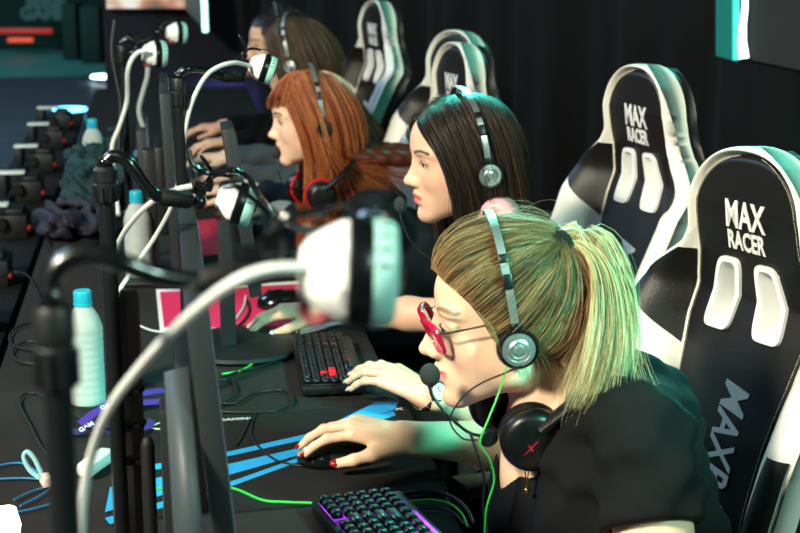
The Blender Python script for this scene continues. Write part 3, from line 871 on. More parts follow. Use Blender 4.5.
# second woman
w2wl = onz(427, 394, .805); w2el = at(520, 425, 2.70)
def g2(M): return side_guides(M, .12, lambda i, sd, f: (.02*f*(i < 2)-.03*f*(i > 2), 0, 0), off=.0, lift=.0, back=.68, top=.90, front_x=.006)
W2, M2, n2 = woman('woman with long dark hair and silver nails, leaning over the keyboard with red keys', (466, 155), 2.76, -4, 6,
    'e6b89c', 'c8746c', '2a1c16', ['0d0908', '1c1411', '33251d', '54402f'], g2, 6000,
    ('tank_top', blackt, 'black top'), .30, (.05, 0, -.185), (.06, -.07),
    ((w2wl, w2el), (onz(322, 308, .80), at(470, 318, 3.0))), h=.0032, hd=(onz(340, 374, .805)-w2wl).normalized()+V((0, 0, .22)), hl='long dark brown hair', nailm=white_nail, scale=.97)
on_ear(M2, 'on-ear headphones with teal-lit disc worn by the dark-haired woman', rad=.0265, tilt=.6, wide=1.16, ht=.098)
# third woman
w3wl = onz(280, 210, .80)
def g3(M):
    def dr(i, sd, f):
        if i <= 1: return (-.01*f, 0, .0)
        if i == 2: return (.06*f, .03*f*(sd > 0), .05*f)
        return (.27*f, (.075 if sd > 0 else .0)*f, .225*f+.01)
    return side_guides(M, .26, dr, off=.015, lift=.0, back=.82)
def b3(M):
    out = []
    for ph in np.linspace(-68, 74, 13):
        a = math.radians(ph); dn = 1.42+.10*math.cos(a)
        out.append([sk(M, t, a*(.35+.65*min(1, t/.8)), 1.03+.035*math.sin(min(t, 1.2))+.03*(t > 1.2)) for t in np.linspace(.15, dn, 7)])
    return out
W3, M3, n3 = woman('woman with long copper-red hair and a fringe, wearing a charcoal jacket', (314.5, 116), 3.72, 0, 7,
    'edc4a8', 'c4756a', '5a3320', ['4a1c0c', '7c3416', 'b0602f', 'e0a06c'], g3, 6000,
    ('jacket', jacket, 'charcoal jacket'), 1.75, (.05, 0, -.18), (.07, -.06),
    ((w3wl, at(360, 232, 3.75)), (onz(240, 188, .80), at(350, 215, 4.1))), h=.0042, hl='long copper-red hair with a fringe', bangs=b3, scale=.96)
on_ear(M3, 'on-ear headphones with dark disc worn by the red-haired woman', rad=.0225, tilt=.3, wide=1.14, ht=.104, discm=DARKD)
# fourth woman
def g4(M):
    def dr(i, sd, f):
        if i <= 1: return (.02*f, 0, 0)
        return (.14*f, 0, .08*f)
    return side_guides(M, .24, dr, off=.03, lift=.006, back=.9)
W4, M4, n4 = woman('woman with long straight brown hair and a silver headband headset, behind the red-haired woman', (297, 57), 4.65, 24, 12,
    'e3b79b', 'bd7a6d', '3a281c', ['1e1610', '35281c', '57432e', '84694a'], g4, 3600,
    ('jumper', greyt, 'grey jumper'), 1.82, (.05, 0, -.18), (.07, -.06),
    ((onz(236, 176, .81), at(300, 182, 4.65)), (onz(230, 156, .81), at(305, 160, 4.95))), h=.0055, hl='long straight brown hair', scale=.98)
on_ear(M4, 'on-ear headphones with pale oval disc worn by the brown-haired woman', rad=.025, tilt=.3, wide=1.2)
# fifth woman
def g5(M): return side_guides(M, .04, lambda i, sd, f: (.02*f, 0, 0), off=.12, lift=.012)
W5, M5, n5 = woman('farthest player with short dark curly hair, mostly hidden behind the brown-haired woman', (277, 43), 5.5, 0, 6,
    'd9a98c', 'b5706a', '1c1310', ['0a0807', '17110f', '2a201b', '3e3028'], g5, 2600,
    ('top', blackt, 'black top'), 1.9, (.05, 0, -.18), (.07, -.06),
    ((onz(232, 141, .81), at(292, 140, 5.4)), (onz(225, 126, .81), at(290, 128, 5.8))), h=.007, hl='short dark curly hair', curl=.022, scale=1.04)
on_ear(M5, 'on-ear headphones half hidden on the curly-haired farthest player', rad=.025, tilt=.3, wide=1.2)

# headsets round necks
pinkm = mat('pink_plastic', 'f0a9ae', rough=.35); greyl = mat('light_grey_plastic', '8f9695', rough=.4); redc = mat('red_leatherette', 'b3141c', rough=.4)
h2 = neck_headset(frame(at(505, 205, 2.76), V((-1, -.1, -.1)), (0, 0, 1)), 'pink and grey gaming headset round the dark-haired woman\'s neck', cup=greyl, trim=pinkm, r=.036, band=False, cups=((1, -.35), (-1, 0)))
h3 = neck_headset(frame(at(324, 186, 3.72), V((-1, -.3, -.2)), (0, 0, 1)), 'black headset with red cushions round the red-haired woman\'s neck', bandm=BLACKP, cup=LEATHER, trim=BLACKP, r=.037, ringm=redc)
foam = mat('grey_foam', '2d2f30', rough=.95, bump=.6, bscale=1500)
def boom(o, pts, r=.012):
    Mi = o.matrix_basis.inverted()
    b = MB(); b.tube([Mi @ q for q in bez(pts, 8)], .002, 6); b.build('boom_arm', BLACKP, o)
    b = MB(); b.sphere(Mi @ pts[-1], (r, r, r*1.25), 16, 12); b.build('microphone_foam', foam, o)
boom(h2, [at(470, 250, 2.70), at(440, 262, 2.66), at(415, 246, 2.66), at(402, 222, 2.66), at(400, 205, 2.66)], .0115)
boom(h3, [at(305, 190, 3.66), at(286, 186, 3.62), at(278, 170, 3.62), at(276, 153, 3.62)], .012)
# ------------------------------------------------------------------ racing-style chairs
WHL = mat('white_leatherette', 'e9e6da', rough=.38, bump=.25, bscale=350, coat=.1)
BLL = mat('black_chair_leatherette', '121110', rough=.42, bump=.3, bscale=420)
STI = mat('cream_stitching', 'cfc8ae', rough=.7)
EMB = mat('white_embroidery', 'e6e6e2', rough=.6, bump=.5, bscale=1200)
BEZ = mat('glossy_white_plastic', 'eeeeea', rough=.2, coat=.4)
def ip(z, tab): return float(np.interp(z, [t[0] for t in tab], [t[1] for t in tab]))
ZT = .86
WO_ = [(0, .235), (.10, .25), (.22, .262), (.36, .275), (.48, .284), (.55, .280), (.59, .258), (.62, .220), (.65, .180), (.68, .160), (.70, .156)]
WP_ = [(0, .115), (.22, .125), (.36, .140), (.50, .160), (.58, .155), (.64, .145), (.70, .1404)]
def wo(z): return ip(z, WO_) if z <= .70 else .156*max(0, 1-((z-.70)/.16)**2.3)**.5
def wp(z): return ip(z, WP_) if z <= .70 else .1404*max(0, 1-((z-.70)/.144)**2.3)**.5
def wing(z): return ip(z, [(0, .095), (.2, .10), (.36, .10), (.50, .09), (.58, .06), (.64, .028), (.68, .018), (.86, .012)])
def curve_y(z): return ip(z, [(0, .03), (.15, .045), (.3, .025), (.45, -.010), (.565, -.035), (.66, -.012), (.74, .010), (.86, .016)])
def front_y(x, z):
    a = abs(x)
    if z > .70:
        e = ((a/.156)**2.3+((z-.70)/.16)**2.3)**(1/2.3); e = (e-.90)/.10
    else: e = (a-wp(z))/max(wo(z)-wp(z), .004)
    d = e*.022; e = min(max(e, 0), 1)
    roll = math.sqrt(max(0, 1-e**2.6))
    bulge = wing(z)*math.sin(min(1, e*1.02)*PI*.5)**1.2
    return curve_y(z)+bulge-.009*math.exp(-(d/.010)**2)+.034*(roll-1)+.010*math.sin(e*PI)
def chair(name, label, M, group=None, side_black=True):
    o = empty('gaming_chair', label, 'chair', M=M, group=group)
    z_ = 1-(1-np.linspace(0, 1, 110))**1.8; zs = z_*ZT
    U = np.linspace(-1, 1, 61)
    # bolster: white front skin, thick, with black back cover
    def grid(fn, nu, nz):
        return np.array([[fn(i, j) for i in range(nu)] for j in range(nz)]).reshape(-1, 3)
    nu, nz = len(U), len(zs)
    slots = [(-.062, .565, .026, .062), (.062, .565, .026, .062)]
    def inslot(x, z):
        for cx, cz, hx, hz in slots:
            if abs(x-cx+.10*(z-cz)*(1 if cx > 0 else -1)) < hx and abs(z-cz) < hz: return True
        return False
    front = grid(lambda i, j: (U[i]*wo(zs[j]), front_y(U[i]*wo(zs[j]), zs[j]), zs[j]), nu, nz)
    def mid_(i, j):
        w = wo(zs[j]); return (U[i]*(w+.004), curve_y(zs[j])-.062+wing(zs[j])*abs(U[i])**3*.75, zs[j])
    def back_(i, j):
        w = wo(zs[j])*.93; return (U[i]*w, curve_y(zs[j])-.098-.012*(1-U[i]**2)+wing(zs[j])*abs(U[i])**4*.5, zs[j]*.992)
    mid = grid(mid_, nu, nz); back = grid(back_, nu, nz)
    def quads(nu, nz, off=0, hole=None, flip=False):
        q = []
        for j in range(nz-1):
            for i in range(nu-1):
                if hole is not None and hole(i, j): continue
                f = [off+j*nu+i, off+j*nu+i+1, off+(j+1)*nu+i+1, off+(j+1)*nu+i]
                q.append(f[::-1] if flip else f)
        return q
    def hole(i, j):
        x = (U[i]+U[i+1])/2*wo(zs[j]); return inslot(x, (zs[j]+zs[j+1])/2)
    # white front + side strip
    F = quads(nu, nz, 0, hole, True); n0 = nu*nz
    for (i, sgn) in ((0, 1), (nu-1, -1)):
        for j in range(nz-1):
            f = [j*nu+i, (j+1)*nu+i, n0+(j+1)*nu+i, n0+j*nu+i]; F.append(f if sgn > 0 else f[::-1])
    for i in range(nu-1):
        F.append([(nz-1)*nu+i, (nz-1)*nu+i+1, n0+(nz-1)*nu+i+1, n0+(nz-1)*nu+i])
    link('bolster', mesh_np('bolster', np.concatenate([front, mid]), F), WHL, o, label='white bolster')
    F = quads(nu, nz, n0, hole)
    for (i, sgn) in ((0, 1), (nu-1, -1)):
        for j in range(nz-1):
            f = [j*nu+i, (j+1)*nu+i, n0+(j+1)*nu+i, n0+j*nu+i]; F.append(f if sgn > 0 else f[::-1])
    for i in range(nu-1): F.append([(nz-1)*nu+i, (nz-1)*nu+i+1, n0+(nz-1)*nu+i+1, n0+(nz-1)*nu+i])
    link('back_cover', mesh_np('back_cover', np.concatenate([mid, back]), F), BLL, o, label='black back cover')
    # black centre panel, proud of the bolster
    zp = (1-(1-np.linspace(0, 1, 110))**1.5)*.844; Up = np.concatenate([[-1.0], np.linspace(-.985, .985, 61), [1.0]]); nu2, nz2 = len(Up), len(zp)
    def pan(i, j):
        w = wp(zp[j]); x = Up[i]*w; edge = 0 if abs(Up[i]) == 1 or j == nz2-1 else .0055
        return (x, front_y(x*.93, zp[j])+edge-.001, zp[j])
    Pn = grid(pan, nu2, nz2)
    def hole2(i, j): return inslot((Up[i]+Up[i+1])/2*wp(zp[j]), (zp[j]+zp[j+1])/2)
    link('centre_panel', mesh_np('centre_panel', Pn, quads(nu2, nz2, 0, hole2, True)), BLL, o, label='black centre panel')
    # stitching along the panel edge (dashes)
    st = MB()
    for sgn in (-1, 1):
        L = [V((sgn*(wp(z)-.0065), front_y((wp(z)-.0065)*.93, z)+.0052, z)) for z in np.linspace(.0, .840, 600)]
        acc = 0
        for a, b in zip(L, L[1:]):
            acc += (b-a).length
            if (acc % .0062) < .0042: st.tube([a, b], .0007, 4)
        st.build('stitching', STI, o); st = MB()
    # black wing panels on the bolster
    for sgn in (-1, 1):
        zz = np.linspace(.44, .635, 16); pts = []
        for z in zz:
            for t in np.linspace(0, 1, 9):
                w = wo(z); x1 = wp(z)+.004; k_ = min(1, max(0, (z-.44)/.09)); x0 = x1+(w-.026-x1)*k_
                x = x0+(x1-x0)*t; pts.append((sgn*x, front_y(x, z)+.004, z))
        F = [[j*9+i, j*9+i+1, (j+1)*9+i+1, (j+1)*9+i] for j in range(15) for i in range(8)]
        if sgn > 0: F = [f[::-1] for f in F]
        link('wing_patch', mesh_np('wing_patch', pts, F), BLL, o, label='black wing patch')
        zz = np.linspace(.0, .33, 16); pts = []
        for z in zz:
            for t in np.linspace(0, 1, 9):
                w = wo(z); x = w*.99-(w-wp(z))*.55*t*(1-z*1.2); pts.append((sgn*x, front_y(x, z)+.004, z))
        F = [[j*9+i, j*9+i+1, (j+1)*9+i+1, (j+1)*9+i] for j in range(15) for i in range(8)]
        if sgn > 0: F = [f[::-1] for f in F]
        link('side_patch', mesh_np('side_patch', pts, F), BLL, o, label='black side patch')
    # slot surrounds with through-walls
    for cx, cz, hx, hz in slots:
        sg = 1 if cx > 0 else -1; b = MB()
        for (e0, e1, y0, y1) in ((1.0, 1.42, .012, .012), (1.0, 1.0, .012, -.10), (1.42, 1.46, .012, -.004)):
            pass
        def loop(k, dy):
            r = []
            for t in range(32):
                a = 2*PI*t/32; c_, s_ = math.cos(a), math.sin(a)
                x = cx+math.copysign(abs(c_)**.36, c_)*(hx+k); z = cz+math.copysign(abs(s_)**.36, s_)*(hz+k)
                x -= .10*(z-cz)*sg; 
                if z > cz and c_*sg > 0: x -= sg*.012*(z-cz)/hz
                r.append(b.b.verts.new((x, front_y(x*.93, z)+dy if dy > -.05 else curve_y(z)-.112, z)))
            return r
        Ls = [loop(.013, .002), loop(.011, .011), loop(.001, .012), loop(-.004, .004), loop(-.004, -.1)]
        for a, c in zip(Ls, Ls[1:]):
            for t in range(32): b.b.faces.new([a[t], c[t], c[(t+1) % 32], a[(t+1) % 32]])
        b.build('slot_surround', BEZ, o)
    # lettering, wrapped on the panel
    def letter(txt, size, cx, cz, rot, sx, off, nm, **kw):
        me = text_mesh(txt, size, 'lettering', .0009, off, sx, **kw)
        bm = bmesh.new(); bm.from_mesh(me); bmesh.ops.triangulate(bm, faces=bm.faces); bm.to_mesh(me); bm.free()
        R = Matrix.Rotation(rot, 3, 'Z')
        for v in me.vertices:
            q = R @ v.co; x = -(q.x)+cx; z = q.y+cz; v.co = V((x, front_y(x*.93, z)+.0062+q.z, z))
        link('lettering', me, EMB, o, smooth=False, label=nm)
    letter('MAX', .074, 0, .724, 0, .66, .0021, 'white embroidered word MAX', space=1.02)
    letter('RACER', .050, 0, .674, 0, .64, .0016, 'white embroidered word RACER', space=1.02)
    letter('MAXRACER', .092, -.030, .215, -PI/2, .80, .0014, 'vertical embroidered word along the spine', space=1.02, shear=.25)
    # seat, base
    b = MB(); b.box((0, .30, -.11), (.44, .56, .11), .04, seg=4); b.build('seat', BLL, o)
    for sgn in (-1, 1):
        b = MB(); b.box((sgn*.235, .28, -.09), (.08, .50, .13), .035, seg=4); b.build('seat_bolster', WHL, o, label='white seat bolster')
        b = MB(); b.tube([(sgn*.30, .22, -.08), (sgn*.32, .22, .10)], .018, 8); b.box((sgn*.32, .26, .12), (.08, .27, .03), .012); b.build('armrest', BLL, o)
    b = MB(); b.tube([(0, 0, .06), (0, 0, 1.0)], .026, 12); b.build('gas_lift', CHROME, o)
    b = MB()
    for k in range(5):
        a = 2*PI*k/5; b.tube([(0, 0, .10), (.28*math.cos(a), .28*math.sin(a), .065)], [.03, .018], 8)
    b.build('star_base', BLACKP, o)
    for k in range(5):
        a = 2*PI*k/5; b = MB(); b.lathe([(.028, -.02), (.03, 0), (.028, .02)], 16, Matrix.Translation((.28*math.cos(a), .28*math.sin(a), .03)) @ Matrix.Rotation(a, 4, 'Z') @ Matrix.Rotation(PI/2, 4, 'X')); b.build('castor', BLACKP, o)
    return o
CS = .80
def chair_matrix(px, py, d, ang, tilt=.0, zt=None):
    """top of the backrest at that pixel; ang: bearing of the front normal measured from world -X towards -Y (degrees)"""
    t = at(px, py, d); a = math.radians(ang); n = V((-math.cos(a), -math.sin(a), 0)); up = (V((0, 0, 1))-n*math.tan(math.radians(tilt))).normalized()
    x = n.cross(up).normalized(); f = up.cross(x)
    R = Matrix(((x.x, f.x, up.x, 0), (x.y, f.y, up.y, 0), (x.z, f.z, up.z, 0), (0, 0, 0, 1))) @ Matrix.Diagonal((CS, CS, CS, 1))
    return Matrix.Translation(t-(R @ V((0, 0, ZT)))) @ R
def seat_down(o):
    """drop the star base and castors to the floor and set them level"""
    M = o.matrix_world if o.name == 'x' else o.matrix_basis
    for c in children(o):
        k = c.name.split('.')[0]
        if k in ('star_base', 'castor', 'gas_lift'):
            top = M @ V((0, .22, -.10)); T = Matrix.Translation((top.x, top.y, 0))
            if k == 'gas_lift': T = T @ Matrix.Diagonal((1, 1, top.z, 1))
            c.matrix_basis = M.inverted() @ T
CH = chair('gaming_chair', 'black and white gaming chair nearest the camera, at the right edge', chair_matrix(757, 147, 2.27, 22, 5))
def more(label, M):
    c = copy_tree(CH); c.matrix_basis = M; c['label'] = label; seat_down(c); return c
seat_down(CH)
more('black and white gaming chair between the ponytail and the nearest chair', chair_matrix(645, 64, 3.05, 13, 5))
more('black and white gaming chair just behind the dark-haired woman\'s head', chair_matrix(460, 42, 3.95, 12, 8))
more('gaming chair mostly hidden behind another one above the dark-haired woman', chair_matrix(459, 30, 4.5, 26, 10))
more('farthest black and white gaming chair, to the right of the brown-haired woman', chair_matrix(378, 0, 5.4, 14, 8))
# ------------------------------------------------------------------ the place
floor_m = mat('dark_stage_floor', '4a565e', rough=.5, var=.15, vscale=3, bump=.1, bscale=60)
wall_m = mat('black_drape', '070b0c', rough=.95, var=.3, vscale=2, stretch=(6, 6, .2))
wallp = mat('dark_purple_panel', '14121f', rough=.8, var=.2, vscale=3)
def quadbox(name, x0, x1, y0, y1, z0, z1, m, st=True):
    b = MB(); b.box(((x0+x1)/2, (y0+y1)/2, (z0+z1)/2), (x1-x0, y1-y0, z1-z0)); o = b.build(name, m, smooth=False)
    if st: o['kind'] = 'structure'
    return o
quadbox('floor', -14, 4, -2.5, 19, -.1, 0, floor_m)
quadbox('wall_back', -14, 4, 18.0, 18.2, 0, 5, mat('far_wall', '04090b', rough=.9))
quadbox('wall_right', 3.4, 3.6, -2.5, 18, 0, 5, wall_m)
quadbox('wall_left', -14.2, -14, -2.5, 18, 0, 5, wall_m)
# drape behind the chairs and the purple partition next to it
def drape(name, p0, p1, z1, m, amp=.04, n=160):
    P = []; F = []; p0, p1 = V(p0), V(p1); d = p1-p0; nr = V((-d.y, d.x, 0)).normalized(); L = d.length
    for i in range(n):
        q = p0+d*(i/(n-1))+nr*(amp*math.sin(i/(n-1)*L*9)+amp*.5*math.sin(i/(n-1)*L*23+1))
        P += [(q.x, q.y, 0), (q.x, q.y, z1)]
    for i in range(n-1): F.append([2*i, 2*i+2, 2*i+3, 2*i+1])
    me = mesh_np(name, P, F); o = link(name, me, m); s = o.modifiers.new('s', 'SOLIDIFY'); s.thickness = .02
    return o
a0 = onz(243, 90, 0); dc = 9.5
c0 = at(243, 90, 9.5); c1 = at(960, 90, 4.6)
drape('wall_drape', (c0.x, c0.y, 0), (c1.x, c1.y, 0), 4.5, wall_m)['kind'] = 'structure'
q0 = at(108, 90, 9.8); q1 = at(250, 90, 9.8)
b = MB(); b.box(((q0.x+q1.x)/2, (q0.y+q1.y)/2, 2.2), ((q1-q0).length, .12, 4.4), 0, Matrix.Rotation(-YAW, 4, 'Z')); b.build('wall_partition', wallp, smooth=False)['kind'] = 'structure'
# far wall: red light bars and big dim lettering
redl = mat('red_led', '300404', rough=.5, emit='c42a24', es=.55); oral = mat('orange_led', '300804', rough=.5, emit='ff5a3a', es=.75)
for (x0, x1, y, hh, m_, lab) in ((-6, 52, 31, 5, redl, 'long dim red light bar low on the far wall'), (8, 33, 40, 4, oral, 'short orange-red light bar under the long red one')):
    pa_, pb_ = at(x0, y, 16.8), at(x1, y, 16.8); b = MB(); b.box((pa_+pb_)/2, ((pb_-pa_).length, .06, hh*17.6/1500), .01, Matrix.Rotation(-YAW, 4, 'Z'))
    tag(b.build('light_bar', m_), lab, 'light')
dim = mat('dim_sign_letters', '182226', rough=.6, emit='2c444a', es=.45)
for t_, px, py, sz in (('SERIE', 46, 2, .19), ('GAMES', 47, 14, .19)):
    me = text_mesh(t_, sz, 'wall_lettering', .01, .012); o = link('wall_lettering', me, dim, smooth=False)
    p_ = at(px, py, 16.8); o.matrix_basis = Matrix.Translation(p_) @ Matrix.Rotation(-YAW, 4, 'Z') @ Matrix.Rotation(PI/2, 4, 'X')
    tag(o, 'dim grey word %s on the dark far wall' % t_, 'sign')
dk = mat('dark_cabinet', '05090a', rough=.8)
for (x0, x1, y0, y1, d_, lab) in ((66, 80, 14, 42, 17.0, 'dark teal-lit upright cabinet against the far wall'), (84, 103, 12, 40, 16.6, 'darker upright cabinet against the far wall, beside the partition')):
    a_, b_ = at(x0, y1, d_-.6), at(x1, y0, d_-.6); b = MB(); b.box(((a_.x+b_.x)/2, a_.y, max(b_.z, .6)/2), (b_.x-a_.x, .4, max(b_.z, .6)), .02, Matrix.Rotation(-YAW, 4, 'Z')); tag(b.build('cabinet', dk), lab, 'cabinet')
# floor lamps
for (px, py, col, es, lab) in ((105, 77, 'dff8ff', 9, 'small white floor light glowing on the stage floor'), (70, 110, '6ad8ff', 5, 'small cyan floor light glowing nearer on the stage floor')):
    p_ = onz(px, py, .05); o = empty('floor_light', lab, 'light', loc=(p_.x, p_.y, 0))
    b = MB(); b.lathe([(.10, 0), (.11, .02), (.10, .05)], 20); b.build('housing', BLACKP, o)
    b = MB(); b.lathe([(.135, .05), (.13, .062), (0, .07)], 24, cap=False); b.lathe([(.135, .05), (.10, .045)], 24, cap=False); b.build('lamp_lens', mat('lamp_'+col, col, emit=col, es=es), o)
# hanging screen, upper left, and its neighbour
scr = bpy.data.materials.new('screen_picture'); scr.use_nodes = True; nt = scr.node_tree; bs = nt.nodes['Principled BSDF']
tc = nt.nodes.new('ShaderNodeTexCoord'); nz_ = nt.nodes.new('ShaderNodeTexNoise'); nz_.inputs['Scale'].default_value = 3.2; rp = nt.nodes.new('ShaderNodeValToRGB')
rp.color_ramp.elements[0].position = .40; rp.color_ramp.elements[0].color = (.01, .03, .04, 1); rp.color_ramp.elements[1].position = .62; rp.color_ramp.elements[1].color = (.9, .85, .75, 1)
e_ = rp.color_ramp.elements.new(.53); e_.color = (.5, .22, .12, 1)
nt.links.new(tc.outputs['Object'], nz_.inputs['Vector']); nt.links.new(nz_.outputs['Fac'], rp.inputs['Fac']); nt.links.new(rp.outputs['Color'], bs.inputs['Emission Color']); bs.inputs['Emission Strength'].default_value = .9; bs.inputs['Base Color'].default_value = (.01, .01, .01, 1)
def display(label, corners, th, mface, edge=None, em=None):
    """corners: four world points, counter-clockwise from lower left as seen"""
    c = sum(corners, V())/4; o = empty('display_screen', label, 'screen', loc=c); n = (corners[1]-corners[0]).cross(corners[3]-corners[0]).normalized()
    if n.dot(CAM-c) < 0: n = -n
    b = MB(); f_ = [b.b.verts.new(q-c) for q in corners]; g_ = [b.b.verts.new(q-c-n*th) for q in corners]
    b.b.faces.new(f_); b.b.faces.new(g_)
    for i in range(4): b.b.faces.new([f_[i], f_[(i+1) % 4], g_[(i+1) % 4], g_[i]])
    b.build('screen_frame', BLACKP, o)
    b = MB(); k = .985; b.b.faces.new([b.b.verts.new((q-c)*k+n*.004) for q in corners]); b.build('screen_picture', mface, o)
    if edge:
        b = MB()
        i, j = edge; b.tube([corners[i]-c+n*.01, corners[j]-c+n*.01], th*.35, 6); b.build('lit_edge', em, o)
    return o
teal_e = mat('teal_glow', '0a3a36', emit='2fd8c4', es=1.3)
display('large display showing a blurred picture, cut off at the top left', [at(106, 9, 9.4), at(186, 9, 9.4), at(186, -60, 9.4), at(106, -60, 9.4)], .08, scr)
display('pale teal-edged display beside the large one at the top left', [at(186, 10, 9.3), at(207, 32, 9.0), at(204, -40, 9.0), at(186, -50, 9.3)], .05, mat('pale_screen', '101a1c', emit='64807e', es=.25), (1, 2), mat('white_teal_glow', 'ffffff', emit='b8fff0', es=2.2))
# hanging television, upper right
greyscr = mat('grey_glass_screen', '1a1e1f', rough=.7, spec=.15, emit='2a2f2f', es=.30)
tvc = [at(746, 60, 4.3), at(900, 92, 4.1), at(900, -70, 4.1), at(746, -60, 4.3)]
tv = display('dark grey hanging television with a bright teal edge at the top right', tvc, .07, greyscr)
cc_ = sum(tvc, V())/4
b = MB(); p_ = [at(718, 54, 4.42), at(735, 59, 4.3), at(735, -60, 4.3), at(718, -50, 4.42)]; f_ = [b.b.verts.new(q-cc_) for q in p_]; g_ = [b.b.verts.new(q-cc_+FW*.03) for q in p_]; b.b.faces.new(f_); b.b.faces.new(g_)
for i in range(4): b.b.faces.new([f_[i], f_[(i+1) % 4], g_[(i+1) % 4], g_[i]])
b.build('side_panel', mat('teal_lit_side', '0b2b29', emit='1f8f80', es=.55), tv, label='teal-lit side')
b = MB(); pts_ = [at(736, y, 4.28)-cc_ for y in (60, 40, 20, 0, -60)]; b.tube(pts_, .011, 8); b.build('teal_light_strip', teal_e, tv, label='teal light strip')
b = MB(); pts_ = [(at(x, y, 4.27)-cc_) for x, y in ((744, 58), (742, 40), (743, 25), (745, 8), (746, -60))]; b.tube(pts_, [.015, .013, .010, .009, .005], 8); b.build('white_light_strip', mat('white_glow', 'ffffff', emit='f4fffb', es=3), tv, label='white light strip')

# ------------------------------------------------------------------ tables
TZ = .75
tab = mat('black_tablecloth', '262423', rough=.95, spec=.15, bump=.35, bscale=700, var=.2, vscale=5)
xr = onz(412, 405, TZ).x; xl = onz(40, 250, TZ).x
XR = onz(430, 462, TZ).x
o = empty('long_table', 'long black-covered table carrying the keyboards, monitors and bottles', 'table', loc=((xl+XR)/2, 4.0, 0))
b = MB(); b.box((0, -.05, TZ-.015), (XR-xl, 7.1, .03), .006); b.build('tabletop', tab, o)
for sx in (-1, 1):
    for yy in (-2.9, -.7, 1.3, 3.3):
        b = MB(); b.box((sx*((XR-xl)/2-.08), yy, (TZ-.03)/2), (.05, .05, TZ-.03), .004); b.build('leg', BLACKP, o)
xa = onz(0, 169, .70).x
o = empty('bench', 'low black bench left of the table under the row of small lights', 'bench', loc=((xa+xl)/2-.02, 4.4, 0))
b = MB(); b.box((0, 0, .655), (xl-xa-.05, 5.6, .03), .004); b.build('bench_top', mat('bench_black', '0b0e10', rough=.6), o)
b = MB(); b.box((0, 0, .32), (xl-xa-.12, 5.5, .64), .004); b.build('bench_body', mat('bench_black', '0b0e10'), o)
# row of small stage lights
whp = mat('pale_plate', 'dde2d8', rough=.35); rtab = mat('red_knob', 'a81e22', rough=.5); gear = mat('gear_black', '0e1213', rough=.5, bump=.2)
def stage_light(label):
    o = empty('stage_light', label, 'light', group='row of small stage lights on the bench')
    b = MB(); b.box((.05, 0, .035), (.085, .14, .07), .004); b.box((.055, 0, .075), (.05, .10, .02), .003); b.build('body', gear, o)
    b = MB(); b.box((-.005, -.02, .096), (.085, .05, .007), .0015); b.build('top_plate', whp, o, label='pale top plate')
    b = MB(); b.box((-.03, .02, .055), (.02, .16, .075), .003); b.build('bracket', gear, o)
    b = MB(); b.lathe([(.016, -.02), (.02, 0), (.016, .02)], 16, Matrix.Translation((.02, -.08, .05)) @ Matrix.Rotation(PI/2, 4, 'X')); b.build('lens_barrel', BLACKP, o)
    b = MB(); b.sphere((.096, -.055, .030), (.007, .011, .011), 14, 10); b.build('knob', rtab, o, label='red knob')
    return o
sl0 = stage_light('small black light with pale top plate and red knob on the bench')
ys = [-134+0]; pix = [(51, 106), (42, 122), (31, 144), (18, 170), (6, 202), (-12, 245)]
xline = onz(30, 140, .77).x
yy = [onz(p[0], p[1], .77).y for p in pix] + [3.45]
for i, y_ in enumerate(sorted(set([round(v, 2) for v in yy]))):
    c = sl0 if i == 0 else copy_tree(sl0); c.location = (xline, y_, .67)
# dark clothes pile between bench and table, bags
def pile(name, label, cat, c, r, m, seed, h=.006, amp=.016):
    lo = [c[i]-r[i]*1.5-.02 for i in range(3)]; hi = [c[i]+r[i]*1.5+.02 for i in range(3)]; s = SDF(lo, hi, h); rr = random.Random(seed)
    for k in range(16):
        p = V((c[0]+rr.uniform(-.7, .7)*r[0], c[1]+rr.uniform(-.7, .7)*r[1], c[2]+rr.uniform(-.1, .45)*r[2])); s.ell(p, (r[0]*rr.uniform(.25, .5), r[1]*rr.uniform(.25, .5), r[2]*rr.uniform(.3, .6)), .02, rot=(rr.uniform(-1, 1), rr.uniform(-1, 1), 0))
    s.wrinkle(lambda P: amp*np.sin(P[:, 0]*70+3*np.sin(P[:, 1]*31))*np.sin(P[:, 2]*85+2*np.sin(P[:, 0]*40+P[:, 1]*20)), .03)
    P, F = s.mesh(); P[:, 2] = np.maximum(P[:, 2], c[2]-r[2]*.35); return tag(link(name, mesh_np(name, P, F), m), label, cat)
p_ = onz(98, 190, .78); pile('jacket_pile', 'crumpled dark teal clothes piled beside the row of small lights', 'clothes', (p_.x, p_.y, .80), (.11, .34, .09), mat('dark_teal_cloth', '143436', rough=.85, bump=.4, bscale=300), 3)
p_ = onz(118, 178, .78); pile('carrier_bag', 'crumpled pale blue-grey bag behind the middle bottle', 'bag', (p_.x+.02, p_.y+.05, .79), (.06, .16, .07), mat('blue_grey_bag', '4d6c7c', rough=.5), 5)
p_ = onz(70, 228, .77); pile('cable_bundle', 'dark tangle of purple-grey straps and cables on the table', 'cables', (p_.x+.02, p_.y, .78), (.09, .16, .05), mat('dark_purple_cloth', '1d1a2b', rough=.7), 8)
# ------------------------------------------------------------------ things on the table
blk = mat('matte_black', '101214', rough=.5); dgrey = mat('dark_grey_metal', '2a2e31', rough=.4, metal=.3)
